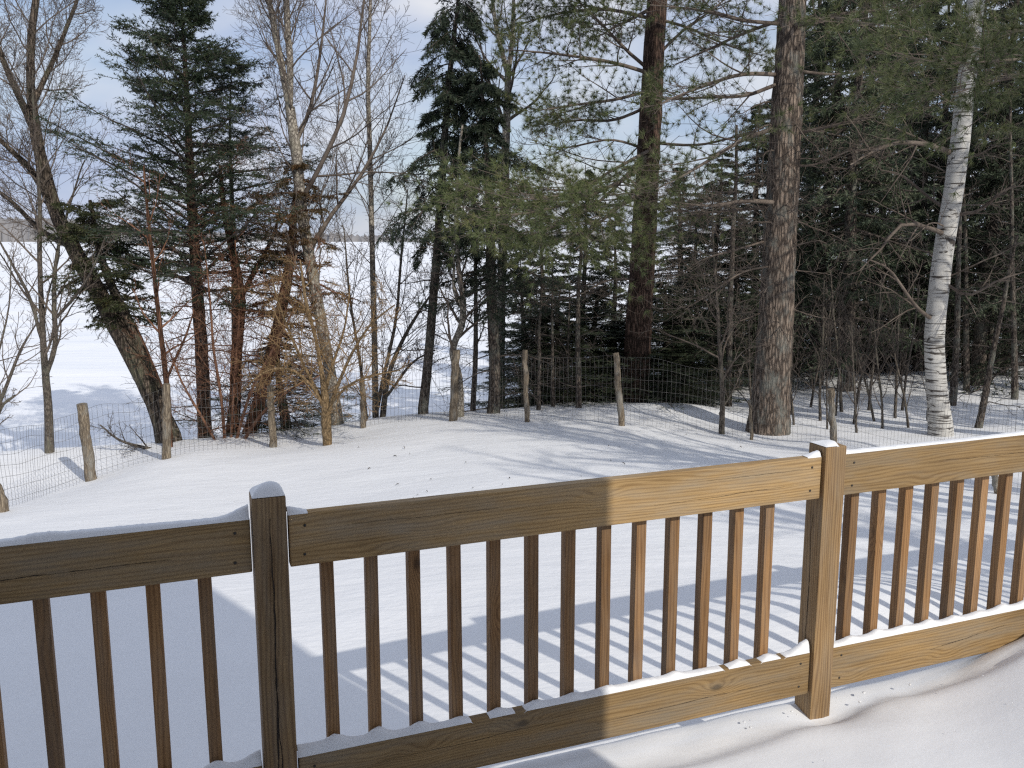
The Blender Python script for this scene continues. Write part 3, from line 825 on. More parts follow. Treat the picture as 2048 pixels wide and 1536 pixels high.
def pine(name, label, Y, stem, boughs, n_rand=10, rt=(.55, .99), rlen=2.6, bark=None, dead=0, deadr=(.1, .5), seed_l2=14, per=18, ln=.095, wd=.0045, fol_from=.3, twig=None):
    tg, bg, ng = Geo(), Geo(), Geo()
    P, R = stem_path(stem, Y, 70, .004); R = root_flare(P, R, .22, .5); P = sink(P)
    tubes(tg, P, R, 28, bump=.022)
    sets = []
    for b in boughs:
        pts, fol = b[0], b[1]
        p, r = stem_path(pts, 0, 14, .008); r = r * .62; sets.append((p, r, fol))
    if n_rand:
        p, r = grow(P, R, n_rand, rt[0], rt[1], (65, 100), lambda t, L: rlen * (1.1 - .5 * t) + 0 * L, 12, .02, .07, .25, .008, .035)
        for k in range(len(p)): sets.append((p[k:k + 1], r[k:k + 1], .75))
    for p, r, fol in sets:
        tubes(bg, p, r, 7)
        p2, r2 = grow(p, r, seed_l2 if fol > 0 else 10, .22, 1, (35, 65), lambda t, L: .42 * L * (1.1 - .75 * t) + .1, 7, .03, .10, .5, .0035, .012, flat=True)
        tubes(bg, p2, r2, 4)
        p3, r3 = grow(p2, r2, 6, .2, 1, (30, 60), lambda t, L: .45 * L * (1.1 - .5 * t) + .06, 5, .05, .10, .6, .0026, .006)
        tubes(bg, p3, r3, 3)
        if fol > 0:
            m3 = rng.random(len(p3)) < fol; m2 = rng.random(len(p2)) < fol
            if m3.any(): tufts(ng, p3[m3], (.4, .7, 1.0), per, ln, wd)
            if m2.any(): tufts(ng, p2[m2], (.7, .88, 1.0), per, ln, wd)
            tufts(ng, p, (1.0,), per, ln, wd)
        else:
            p4, r4 = grow(p3, r3, 3, .2, 1, (30, 70), lambda t, L: .5 * L + .03, 4, .02, .18, .6, .0022)
            tubes(bg, p4, r4, 3)
    if dead:
        D1, E1 = grow(P, R, dead, deadr[0], deadr[1], (75, 105), lambda t, L: .9 + 0 * L, 8, -.02, .16, .12, .004, .014)
        tubes(bg, D1, E1, 4)
        D2, E2 = grow(D1, E1, 7, .2, 1, (30, 75), lambda t, L: .5 * L * (1.1 - .6 * t), 6, 0, .2, .6, .0028); tubes(bg, D2, E2, 3)
        D3, E3 = grow(D2, E2, 5, .15, 1, (30, 75), lambda t, L: .5 * L, 5, 0, .2, .6, .0022); tubes(bg, D3, E3, 3)
    return finish(name, label, 'tree', None, P[0, 1], [('trunk', tg, bark or BARK_PINE, True), ('branches', bg, twig or TWIG, False), ('crown', ng, NEEDLE_PINE, False)])

def tab(*pairs):
    xs_, ys_ = zip(*pairs)
    return lambda t: np.interp(t, xs_, ys_)

# --- left group
bare_tree('willow_tree', 'large dark bare tree leaning left with a bare twiggy crown', 13.2,
    [[(345, 893, 62), (318, 820, 50), (285, 750, 46), (240, 665, 44), (195, 580, 42), (150, 500, 38), (115, 430, 34), (88, 340, 30), (70, 255, 26), (60, 160, 20), (63, 60, 18), (78, -70, 13), (85, -260, 6)],
     [(75, 270, 20), (40, 190, 15, -.2), (5, 110, 12, -.4), (-40, 0, 8, -.6), (-70, -120, 4, -.8)],
     [(66, 210, 15), (95, 150, 12, .2), (125, 80, 10, .3), (160, -20, 7, .4), (190, -150, 3, .5)],
     [(105, 410, 20), (60, 340, 15, -.4), (20, 300, 12, -.7), (-50, 230, 7, -1), (-100, 130, 3, -1.2)],
     [(150, 500, 15), (80, 460, 13, .3), (20, 400, 10, .6), (-60, 340, 5, .8)]],
    n1=(22, 13, 14, 12, 10), n2=9, n3=7, n4=2, l1=.27, t0=.42, up=.10, bark=BARK_WILLOW, sides=16, r1max=.012, bump=.04, ws=.78)
bare_tree('sapling', 'slender bare sapling with two grey stems at the left edge', 12.8,
    [[(97, 908, 20), (95, 820, 19), (88, 730, 16), (82, 640, 13), (77, 520, 11), (78, 400, 9), (72, 280, 6), (66, 140, 3)],
     [(92, 750, 13), (108, 690, 12), (106, 610, 11), (112, 520, 8, .2), (135, 430, 6, .3), (170, 320, 3, .4)],
     [(84, 680, 9), (60, 600, 8, -.2), (25, 530, 6, -.4), (-20, 450, 3, -.5)],
     [(106, 640, 8), (150, 590, 7, -.2), (190, 530, 5, -.3), (215, 470, 3, -.3)]],
    n1=(12, 10, 8, 8), n2=6, n3=4, l1=.28, t0=.3, up=.06, bark=BARK_GREY, twig=TWIG, ws=.82)
conifer('spruce_tree', 'tall dark spruce with a pointed crown on the left', 14.0,
    [[(412, 906, 38), (408, 800, 36), (405, 700, 34), (400, 600, 31), (395, 500, 27), (388, 400, 23), (380, 280, 18), (370, 150, 12), (360, 30, 7), (352, -70, 3)]],
    tab((.2, 1.1), (.30, 1.6), (.40, 2.1), (.55, 1.95), (.70, 1.4), (.82, .8), (.92, .42), (1, .15)), ws=.76, n1=140, t0=.35, elev=(42, 92), droop=-.02, tipup=.05,
    n2=13, n3=5, per3=13, per2=14, ln=.05, wd=.012, dead=34, bark=BARK_PINE_D, deadlen=.8, hang=-.02)
conifer('young_spruce', 'slim young spruce standing behind the tall left spruce', 15.5,
    [[(470, 850, 20), (468, 500, 16), (466, 320, 9), (463, 200, 5), (462, 110, 2)]],
    tab((.3, 1.0), (.6, .85), (.85, .4), (1, .1)), ws=.7, n1=20, t0=.5, elev=(60, 90), droop=-.03, n2=10, n3=4, ln=.055, wd=.012)
bare_tree('cedar_tree', 'reddish cedar trunk rising straight beside the tall spruce', 13.8,
    [[(462, 893, 40), (470, 800, 34), (472, 700, 33), (478, 600, 30), (462, 500, 24), (448, 420, 18), (440, 330, 8)],
     [(476, 610, 18), (510, 540, 14), (545, 470, 10), (560, 400, 4)]], n1=(20, 12), n2=7, n3=6, n4=2, l1=.30, t0=.15, up=-.01, ang=(55, 95), r1max=.010, bark=BARK_CEDAR, twig=TWIG_RED, ws=.68)
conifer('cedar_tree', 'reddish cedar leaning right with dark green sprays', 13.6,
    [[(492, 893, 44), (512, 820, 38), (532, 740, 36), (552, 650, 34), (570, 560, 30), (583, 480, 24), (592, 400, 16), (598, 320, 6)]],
    tab((.3, .7), (.6, .95), (.85, .7), (1, .25)), ws=.70, n1=34, t0=.42, elev=(60, 110), droop=-.06, n2=9, n3=5, per3=14, ln=.04, wd=.014, bark=BARK_CEDAR, needle=NEEDLE_RED_REFL, dead=34, deadlen=.95, hang=-.06, twig=TWIG_RED)
conifer('cedar_tree', 'dark green cedar growing against the leaning bare trunk', 13.3,
    [[(338, 893, 30), (325, 800, 22), (285, 690, 20), (245, 610, 18), (215, 540, 15), (195, 470, 11), (180, 400, 6)]],
    tab((.3, .5), (.6, .75), (.85, .7), (1, .3)), n1=42, t0=.45, elev=(60, 120), droop=-.07, n2=10, n3=5, per3=14, ln=.042, wd=.014, bark=BARK_WILLOW, needle=NEEDLE_CEDAR, dead=6, hang=-.07)
bare_tree('sapling', 'thin reddish stem rising behind the round fence post', 12.6,
    [[(338, 905, 15), (334, 780, 14), (322, 660, 12), (310, 560, 10), (298, 450, 8), (288, 330, 4)],
     [(330, 770, 7), (365, 690, 6), (390, 620, 3)], [(328, 780, 6), (295, 700, 5), (270, 640, 2)]], n1=(10, 5, 5), n2=5, n3=3, l1=.25, up=.05, bark=BARK_CEDAR, twig=TWIG_RED, ws=.8)
bare_tree('aspen_tree', 'tall pale bare aspen forking above, beside the orange shrub', 13.6,
    [[(674, 864, 30), (662, 770, 27), (643, 650, 27), (627, 550, 26), (607, 430, 26), (594, 310, 25), (580, 215, 22)],
     [(581, 220, 17), (562, 130, 15), (545, 50, 13, .1), (530, -40, 11, .2), (505, -220, 6, .3)],
     [(581, 220, 16), (582, 130, 15), (576, 40, 14), (573, -60, 12), (580, -250, 6)]],
    ws=.85, n1=(15, 14, 15), n2=9, n3=6, n4=2, l1=.40, t0=.3, up=.09, ang=(30, 50), bark=BARK_ASPEN, twig=TWIG, sides=16, r1max=.014,
    extra=([(602, 400, 11), (640, 330, 9, -.2), (685, 230, 8, -.4), (715, 100, 6, -.5), (735, -60, 3, -.6)], [(618, 500, 10), (660, 430, 9, .2), (720, 350, 7, .4), (775, 250, 4, .5), (810, 150, 2, .6)],
           [(590, 290, 9), (620, 220, 8, .2), (640, 120, 6, .3), (655, -30, 3, .4)]))
bare_tree('birch_tree', 'slim straight birch stem just right of the pale aspen', 14.6,
    [[(752, 847, 17), (751, 700, 16), (748, 560, 15), (744, 420, 14), (740, 300, 13), (735, 170, 11), (738, 40, 9), (742, -120, 5)]],
    n1=(28,), n2=8, n3=5, n4=2, l1=.2, t0=.3, up=.09, ang=(35, 55), bark=BARK_ASPEN, twig=TWIG, r1max=.009, ws=.74)
bare_tree('alder_bush', 'dark spreading bare stems at the foot of the slim birch', 14.3,
    [[(762, 848, 15), (775, 760, 13), (800, 690, 10), (840, 620, 7), (885, 560, 3)], [(748, 850, 12), (770, 740, 10), (790, 640, 8), (800, 520, 6), (815, 380, 3)],
     [(735, 850, 10), (720, 720, 8), (700, 590, 6), (685, 450, 3)], [(766, 800, 8), (820, 730, 6), (870, 700, 3)]],
    n1=(14, 14, 12, 8), n2=8, n3=6, l1=.38, t0=.2, up=.05, r1max=.009, bark=BARK_GREY, twig=TWIG, ws=.78)
bare_tree('fruit_tree', 'small young tree with a pale peeling trunk and tan twigs, inside the fence', 11.9,
    [[(658, 930, 16), (655, 890, 18), (651, 845, 21), (648, 800, 16), (640, 740, 10), (628, 670, 7), (610, 600, 7), (600, 520, 3)],
     [(655, 830, 9), (675, 770, 7, -.1), (705, 700, 5, -.2), (740, 650, 4, -.3), (790, 610, 3, -.4)],
     [(650, 820, 8), (620, 770, 6, -.1), (585, 740, 5, -.2), (540, 740, 4, -.3), (500, 765, 2, -.4)],
     [(650, 800, 8), (665, 730, 6, .2), (690, 650, 4, .3), (700, 570, 3, .4)],
     [(648, 810, 7), (605, 720, 6, .1), (570, 640, 4, .2), (545, 560, 3, .3)],
     [(655, 815, 6), (700, 770, 5, -.4), (750, 750, 4, -.6), (800, 740, 2, -.7)]],
    n1=(12, 12, 12, 10, 10, 10), n2=7, n3=6, l1=.42, t0=.3, up=.02, ang=(40, 75), r1max=.008, bark=BARK_YOUNG, twig=TWIG_TAN, flare=.05, wig=.14)
bare_tree('red_reflection_bush', 'added tangle of bare stems among the cedar trunks, coloured with the reflected red', 13.0,
    [[(452, 896, 7), (445, 800, 6), (430, 700, 5), (420, 590, 4), (405, 480, 2)], [(468, 896, 7), (500, 790, 6, -.2), (545, 700, 5, -.3), (590, 610, 3, -.4), (620, 520, 2, -.5)],
     [(440, 898, 6), (400, 830, 5, -.3), (360, 760, 4, -.4), (330, 680, 2, -.5)], [(480, 896, 7), (520, 830, 6, -.3), (580, 780, 4, -.4), (640, 750, 2, -.5)], [(460, 895, 6), (470, 760, 5, .2), (480, 620, 4, .3), (470, 480, 2, .4)]],
    n1=(14, 14, 11, 12, 14), n2=7, n3=4, l1=.36, t0=.15, up=.03, ang=(35, 70), bark=TWIG_RED, twig=TWIG_RED, r1max=.007, sides=7, wig=.13)  # bush added so its stem colour imitates the red window reflection
# --- centre conifers
conifer('hemlock_tree', 'tall drooping dark conifer with a bare lower trunk, left of centre', 13.6,
    [[(846, 844, 32), (856, 720, 29), (864, 600, 27), (872, 480, 25), (882, 340, 22), (890, 220, 19), (900, 110, 15), (914, 0, 11), (926, -130, 5), (932, -220, 2)]],
    tab((.25, .95), (.40, .95), (.52, .55), (.60, .5), (.72, .62), (.80, .5), (.9, .32), (1, .12)), ws=.64, n1=80, t0=.34, elev=(70, 115), droop=-.13, tipup=-.05, n2=11, n3=5, per3=13,
    ln=.06, wd=.013, needle=NEEDLE_DK, dead=16, hang=-.22, deadlen=.9)
conifer('spruce_tree', 'broad dark conifer with a flared trunk in the centre', 13.2,
    [[(985, 847, 34), (992, 740, 31), (988, 600, 29), (985, 480, 25), (980, 380, 20), (974, 290, 14), (966, 200, 9), (958, 110, 4)]],
    tab((.2, .9), (.35, 1.0), (.55, .95), (.75, .6), (.9, .35), (1, .15)), ws=.74, n1=74, t0=.30, elev=(70, 110), droop=-.10, tipup=.04, n2=11, n3=5, per3=13, ln=.058, wd=.013,
    needle=NEEDLE_DK, dead=14, hang=-.12)
bare_tree('birch_tree', 'crooked thin pale trunk beside the leaning fence post in the centre', 13.0,
    [[(918, 848, 24), (917, 760, 21), (905, 700, 17), (922, 650, 17), (926, 600, 15), (917, 520, 12), (915, 400, 9), (925, 250, 5)], [(925, 620, 9), (908, 580, 8), (905, 520, 5), (890, 400, 2)]],
    n1=(12, 6), n2=5, n3=4, l1=.25, bark=BARK_ASPEN, ws=.8)
bare_tree('sapling', 'very thin dark straight stem left of the central conifer', 13.6,
    [[(945, 848, 11), (950, 720, 10), (950, 600, 8), (948, 480, 6), (946, 350, 3)]], n1=(12,), n2=4, n3=3, l1=.15, bark=BARK_SPRUCE, twig=TWIG_DARK)
bare_tree('birch_tree', 'pale birch forking high between the central conifers', 17.0,
    [[(1000, 760, 19), (1003, 600, 18), (1008, 420, 17), (1010, 300, 16), (1014, 210, 14), (1016, 140, 12)], [(1016, 145, 9), (995, 60, 8), (980, -40, 6), (970, -150, 3)], [(1016, 145, 9), (1025, 50, 8), (1028, -60, 5), (1035, -160, 3)]],
    n1=(8, 10, 10), n2=6, n3=4, l1=.3, t0=.6, up=.08, bark=BARK_ASPEN, twig=TWIG_DARK)
# --- the two big pines
def bo(pts, fol): return (pts, fol)
pine('pine_tree', 'large straight pine with dark reddish bark, right of centre', 14.5,
    [(1268, 820, 56), (1275, 700, 53), (1282, 560, 50), (1290, 400, 46), (1300, 220, 42), (1312, 20, 38), (1322, -160, 33), (1335, -500, 22), (1345, -800, 8)],
    [bo([(1292, 330, 15, 14.4), (1230, 365, 13, 13.2), (1150, 400, 10, 12.0), (1060, 425, 7, 11.0), (990, 430, 3, 10.4)], 1.0),
     bo([(1290, 380, 12, 14.4), (1240, 415, 10, 13.2), (1180, 455, 8, 12.2), (1110, 480, 3, 11.5)], 1.0),
     bo([(1300, 300, 12, 14.4), (1240, 330, 10, 13.6), (1170, 370, 8, 12.6), (1100, 400, 3, 11.8)], .9),
     bo([(1294, 310, 12, 14.4), (1220, 385, 10, 12.8), (1140, 440, 8, 11.6), (1060, 470, 3, 10.9)], 1.0),
     bo([(1292, 350, 12, 14.4), (1250, 400, 10, 12.9), (1200, 440, 8, 11.7), (1150, 500, 3, 10.9)], 1.0),
     bo([(1294, 320, 12, 14.4), (1230, 370, 10, 12.6), (1130, 390, 8, 11.4), (1020, 400, 3, 10.6)], 1.0),
     bo([(1306, 150, 13, 14.5), (1220, 125, 11, 14), (1120, 110, 8, 13.6), (1010, 100, 3, 13.3)], .9),
     bo([(1308, 145, 12, 14.5), (1250, 90, 10, 14.2), (1190, 40, 7, 14), (1130, -20, 3, 13.8)], .9),
     bo([(1312, 40, 12, 14.5), (1210, 20, 10, 14.8), (1100, 30, 7, 15), (1000, 60, 3, 15)], .9),
     bo([(1314, 0, 12, 14.5), (1200, -40, 10, 14.2), (1080, -30, 7, 14), (980, -10, 3, 13.8)], .9),
     bo([(1304, 180, 11, 14.5), (1230, 200, 9, 13.9), (1150, 210, 7, 13.5), (1080, 220, 3, 13.2)], .9),
     bo([(1304, 210, 11, 14.5), (1230, 240, 9, 14.9), (1160, 240, 7, 15.2), (1090, 250, 3, 15.4)], .9),
     bo([(1300, 285, 10, 14.5), (1400, 290, 8, 14), (1490, 270, 6, 13.6), (1560, 260, 2, 13.3)], .35),
     bo([(1310, 120, 10, 14.5), (1370, 60, 8, 14.8), (1440, 10, 5, 15), (1500, -40, 2, 15.2)], .6),
     bo([(1312, 40, 10, 14.5), (1390, 60, 8, 14.4), (1460, 90, 5, 14.3), (1520, 110, 2, 14.2)], .6),
     bo([(1296, 300, 9, 14.5), (1220, 280, 7, 14.0), (1130, 295, 5, 13.6), (1060, 285, 2, 13.3)], 0),
     bo([(1290, 440, 8, 14.5), (1350, 420, 6, 13.9), (1410, 440, 4, 13.4), (1450, 470, 2, 13)], 0),
     bo([(1282, 560, 8, 14.5), (1220, 560, 6, 13.9), (1160, 590, 4, 13.4), (1110, 600, 2, 13)], 0)],
    n_rand=16, rt=(.62, .98), bark=BARK_PINE_D, dead=16, deadr=(.18, .55), per=36, twig=TWIG)
pine('pine_tree', 'biggest pine with grey-brown furrowed bark, left of the birch', 12.2,
    [(1536, 884, 78), (1543, 760, 71), (1550, 620, 67), (1558, 440, 63), (1567, 260, 59), (1578, 100, 54), (1588, -40, 48), (1605, -300, 36), (1620, -700, 14)],
    [bo([(1555, 150, 14, 12.2), (1480, 150, 12, 11.8), (1400, 175, 9, 11.4), (1320, 210, 4, 11.1)], .25),
     bo([(1560, 165, 13, 12.2), (1490, 190, 11, 12.0), (1400, 195, 8, 12), (1310, 200, 3, 12)], .3),
     bo([(1562, 255, 16, 12.2), (1500, 275, 14, 11.7), (1430, 310, 11, 11.2), (1370, 345, 7, 10.8), (1310, 380, 3, 10.5)], .55),
     bo([(1575, 272, 10, 12.2), (1640, 258, 9, 11.9), (1710, 240, 6, 11.6), (1770, 232, 2, 11.4)], .05),
     bo([(1552, 405, 15, 12.1), (1490, 402, 13, 11.8), (1420, 412, 8, 11.5), (1350, 405, 3, 11.2)], 0),
     bo([(1548, 415, 12, 12.2), (1480, 420, 9, 12.6), (1400, 430, 6, 13), (1330, 460, 2, 13.3)], 0),
     bo([(1575, 50, 13, 12.2), (1490, 40, 11, 12), (1400, 20, 8, 11.8), (1300, 10, 3, 11.7)], .35),
     bo([(1580, 30, 12, 12.2), (1500, 60, 10, 12.6), (1420, 100, 7, 13), (1350, 130, 3, 13.3)], .4),
     bo([(1582, 60, 11, 12.2), (1670, 30, 9, 12), (1760, 20, 6, 11.8), (1860, 0, 2, 11.6)], .15),
     bo([(1578, 140, 10, 12.2), (1660, 150, 8, 12.4), (1740, 140, 5, 12.6), (1820, 160, 2, 12.8)], .15),
     bo([(1572, 330, 9, 12.2), (1630, 330, 7, 12), (1700, 300, 4, 11.8), (1750, 310, 2, 11.6)], 0),
     bo([(1545, 480, 8, 12.2), (1470, 500, 6, 11.8), (1400, 520, 4, 11.5), (1340, 560, 2, 11.2)], 0),
     bo([(1545, 530, 7, 12.2), (1480, 545, 6, 11.7), (1420, 590, 4, 11.3), (1370, 620, 2, 11)], 0)],
    n_rand=9, rt=(.66, .98), bark=BARK_PINE, dead=24, deadr=(.22, .55), per=30, twig=TWIG)
bare_tree('birch_tree', 'thick white birch with black marks, leaning right', 12.3,
    [[(1884, 876, 52), (1874, 780, 46), (1868, 680, 44), (1876, 580, 44), (1886, 490, 43), (1904, 380, 42), (1918, 270, 41), (1932, 150, 38), (1948, 30, 36), (1965, -110, 30), (1990, -400, 14)]],
    n1=(14,), n2=8, n3=5, l1=.16, t0=.28, up=-.01, ang=(50, 85), bark=BIRCH, twig=TWIG, sides=24, bump=.008, r1max=.013, ws=.86,
    extra=([(1900, 305, 12), (1860, 290, 10, -.3), (1800, 285, 8, -.6), (1745, 305, 6, -.8), (1700, 330, 3, -1)], [(1890, 470, 11), (1855, 455, 9, -.3), (1800, 450, 7, -.5), (1760, 500, 5, -.6), (1720, 540, 2, -.7)],
           [(1868, 640, 9), (1830, 610, 7, -.3), (1780, 540, 5, -.5), (1740, 520, 3, -.6)], [(1895, 420, 8), (1850, 390, 6, .3), (1800, 350, 4, .4), (1760, 340, 2, .5)],
           [(1905, 430, 8), (1960, 420, 6, -.3), (2010, 380, 4, -.5), (2060, 370, 2, -.6)], [(1880, 560, 7), (1940, 590, 6, -.3), (2000, 560, 4, -.5), (2060, 540, 2, -.6)]))
pine('pine_tree', 'green pine bough reaching in over the birch from the right edge', 10.3,
    [(2480, 940, 66), (2470, 600, 60), (2462, 300, 54), (2455, 0, 46), (2460, -400, 26), (2465, -700, 8)],
    [bo([(2455, 60, 16, 10.2), (2280, 80, 13, 9.4), (2110, 110, 10, 8.5), (1990, 120, 7, 8.1), (1880, 130, 3, 7.9)], 1.0),
     bo([(2457, 150, 15, 10.2), (2290, 130, 12, 9.5), (2140, 140, 9, 8.8), (2010, 160, 6, 8.5), (1900, 190, 3, 8.3)], 1.0),
     bo([(2455, 20, 14, 10.2), (2290, 20, 11, 9.5), (2150, 40, 8, 8.8), (2050, 70, 3, 8.6)], 1.0)],
    n_rand=5, rt=(.6, .98), rlen=1.6, bark=BARK_PINE, per=34, ln=.11, wd=.0045)
# --- the dark wood behind: spruces from shared shapes
def spruce_proto(seed, H, wide, t0, dead):
    """returns three meshes for a unit spruce standing at the origin"""
    z = np.linspace(-.3, H, 40); P = np.stack([.06 * np.sin(z * .7 + seed), .06 * np.cos(z * .6 + seed), z], 1)[None]
    R = np.maximum(.012, .14 * (1 - z / H) ** .8)[None]
    tg = Geo(); tubes(tg, P, R, 10, bump=.02)
    prof = tab((t0, wide * .75), (t0 + .15, wide), (.6, wide * .72), (.85, wide * .32), (1, .12))
    bg, ng = conifer_geo(P, R, 84, prof, t0, .99, (68, 105), n2=11, n3=5, per3=11, per2=10, ln=.075, wd=.021, droop=-.08, hang=-.08, dead=dead, deadlen=1.1)
    return tg.mesh('trunk', smooth=True), bg.mesh('branches'), ng.mesh('crown')
PROTO = [spruce_proto(1, 9, 1.75, .12, 12), spruce_proto(2, 9, 1.5, .18, 16), spruce_proto(3, 9, 1.9, .08, 8)]
for tm, bm2, cm in PROTO:
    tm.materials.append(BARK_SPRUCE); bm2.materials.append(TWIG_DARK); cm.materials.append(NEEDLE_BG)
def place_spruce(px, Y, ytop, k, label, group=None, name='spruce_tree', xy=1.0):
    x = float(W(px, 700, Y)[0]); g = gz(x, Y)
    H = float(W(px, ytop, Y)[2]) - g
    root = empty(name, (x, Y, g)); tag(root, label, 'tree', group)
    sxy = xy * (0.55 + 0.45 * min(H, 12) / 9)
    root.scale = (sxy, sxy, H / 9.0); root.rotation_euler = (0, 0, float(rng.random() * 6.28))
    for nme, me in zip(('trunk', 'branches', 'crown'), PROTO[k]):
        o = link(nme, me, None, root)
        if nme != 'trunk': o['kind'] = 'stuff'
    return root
ORD = ['first', 'second', 'third', 'fourth', 'fifth', 'sixth', 'seventh', 'eighth', 'ninth', 'tenth', 'eleventh', 'twelfth', 'thirteenth', 'fourteenth', 'fifteenth', 'sixteenth', 'seventeenth', 'eighteenth', 'nineteenth', 'twentieth']
def ranked(rows): return sorted(rows, key=lambda q: q[0])
GRP = 'spruces in the dark wood'
for i, (px, Y, yt) in enumerate(ranked([(1690, 16.8, -350), (1600, 21, -200), (1500, 20, 200), (1640, 17.5, -260), (1705, 22, -60), (1750, 19, 40), (1810, 24, -150), (1850, 18.5, -80), (1905, 22, -200),
        (1965, 17, -300), (2010, 21, -100), (2070, 16.5, -300), (2130, 20, -200), (1560, 24, 120), (1780, 28, -150), (2200, 24, -250), (2045, 27, -200)])):
    place_spruce(px, Y, yt, (i * 2 + i // 3) % 3, ORD[i] + ' dark spruce from the left in the dense wood behind the big pines', GRP)
for i, (px, Y, yt) in enumerate(ranked([(1352, 19, 330), (1425, 17, 300), (1380, 22, 380), (1470, 16.5, 420)])):
    place_spruce(px, Y, yt, (i + 1) % 3, ORD[i] + ' short dark spruce from the left between the two big pines', 'short spruces between the pines', 'short_spruce')
for i, (px, Y, yt) in enumerate(ranked([(1085, 17.5, 380), (1165, 18, 330), (1225, 17, 420), (1045, 16.5, 500)])):
    place_spruce(px, Y, yt, i % 3, ORD[i] + ' dark young spruce from the left, left of the reddish pine', 'young spruces left of the reddish pine', 'young_spruce', .85)
for i, (px, Y, yt) in enumerate(ranked([(1120, 15.0, 560), (1190, 15.3, 560), (1235, 14.9, 640), (1330, 15.2, 560), (1385, 15.5, 520), (1075, 14.9, 620), (560, 14.2, 660), (1345, 14.6, 690), (1500, 17.5, 600), (1590, 19, 560), (1680, 20.5, 590), (1760, 19.5, 560), (1830, 21, 600), (1930, 19, 560), (2010, 18.5, 600)])):
    place_spruce(px, Y, yt, 2, ORD[i] + ' low young hemlock from the left, under the big trees on the bank', 'young hemlocks under the trees', 'young_hemlock', 1.1)

o = place_spruce(1500, 9.6, -900, 0, 'unseen tall spruce added beyond the right edge to shade the snow by the birch')
o.location = (11.2, 9.6, gz(11.2, 9.6))  # extra spruce outside the view, added to darken the ground on the right
# --- thin trunks and saplings
THIN = [  # px foot, py foot, Y, width, lean (px at 300 rows up), top row, label
    (1076, 852, 13.4, 12, 6, 480, 'thin dark trunk just right of the middle fence post'),
    (1108, 852, 13.8, 11, -4, 520, 'second thin dark trunk right of the middle fence post'),
    (1156, 852, 13.6, 17, 4, 430, 'thin dark trunk halfway to the reddish pine'),
    (1130, 850, 14.3, 8, 10, 560, 'faint thin stem among the young hemlocks'),
    (1457, 842, 14.5, 19, 8, 250, 'dark slim trunk left of the biggest pine'),
    (1805, 762, 18.0, 16, 12, 200, 'slim dark trunk left of the white birch'),
    (1835, 748, 18.4, 22, 10, 150, 'stouter dark trunk close behind the white birch'),
    (1905, 800, 15.0, 18, 12, 260, 'dark trunk close to the right of the white birch'),
    (1935, 770, 16.5, 15, -8, 200, 'slim dark trunk second right of the white birch'),
    (1975, 760, 17.0, 17, 16, 240, 'slim dark trunk third right of the white birch'),
    (1955, 866, 12.9, 18, 58, 470, 'dark trunk leaning right at the right edge'),
    (2030, 800, 15.5, 16, -6, 200, 'dark trunk at the far right edge'),
    (1700, 770, 19.0, 12, 4, 300, 'thin dark trunk among the saplings right of the biggest pine'),
    (1745, 765, 19.0, 10, -6, 330, 'thinnest dark trunk among the saplings'),
]
for px, py, Y, w, lean, top, lab in THIN:
    n = 7; pts = []
    for i in range(n):
        f = i / (n - 1); yy = py + (top - py) * f
        pts.append((px + lean * (py - yy) / 300 + float(rng.normal(0, 2)) * f, yy, max(3, w * (1 - .65 * f))))
    bare_tree('dead_trunk', lab, Y, [pts], n1=(14,), n2=5, n3=3, l1abs=.65, t0=.12, up=-.02, ang=(60, 100), bark=BARK_SPRUCE, twig=TWIG_DARK, group='thin trunks in the wood', sides=8, r1max=.01, wig=.14, ws=.8)
bare_tree('sapling', 'bare sapling by the wire fence left of the biggest pine', 11.9,
    [[(1441, 878, 11), (1443, 800, 10), (1440, 700, 8), (1436, 600, 6), (1428, 480, 4), (1425, 380, 2)], [(1440, 830, 4), (1470, 770, 3), (1490, 720, 2)]], n1=(14, 5), n2=6, n3=4, l1=.28, t0=.25, bark=BARK_GREY, twig=TWIG)
SAP = [(1590, 880, 12.9, 5, 640), (1640, 860, 13.4, 6, 560), (1672, 850, 14, 5, 600), (1705, 870, 13.2, 6, 610), (1738, 830, 14.6, 6, 560), (1765, 880, 12.8, 5, 640),
       (1790, 850, 13.8, 6, 600), (1620, 830, 14.8, 5, 580), (1820, 870, 12.9, 5, 620), (1685, 840, 14.4, 7, 540), (1500, 860, 13.2, 5, 640), (1715, 890, 12.3, 5, 660), (1545, 830, 15.0, 5, 600), (1655, 890, 12.6, 4, 640), (1750, 860, 13.5, 5, 590), (1805, 830, 14.6, 5, 570), (1855, 850, 13.6, 4, 650), (1580, 850, 13.9, 4, 610)]
for i, (px, py, Y, w, top) in enumerate(ranked(SAP)):
    l = float(rng.normal(0, 22))
    bare_tree('sapling', ORD[i] + ' spindly sapling from the left in the thicket beside the biggest pine', Y,
        [[(px, py, w), (px + l * .3, py * .7 + top * .3, w * .85), (px + l * .9, py * .35 + top * .65, w * .7), (px + l * 1.3, top, 2)]], n1=(9,), n2=4, n3=2, l1=.4, t0=.2, up=.07, ang=(25, 50),
        bark=BARK_GREY, twig=TWIG_DARK, group='saplings in the thicket', sides=6)
bare_tree('sapling', 'thin bare shrub leaning in at the left edge below the sapling', 12.0,
    [[(-40, 960, 12), (-20, 860, 10), (10, 780, 7), (40, 700, 5), (75, 640, 2)], [(-35, 900, 8), (0, 820, 6), (30, 790, 3)], [(-30, 880, 7), (-10, 740, 5), (15, 620, 3), (20, 520, 2)]], n1=(9, 6, 8), n2=5, n3=4, l1=.4, bark=BARK_GREY, twig=TWIG)
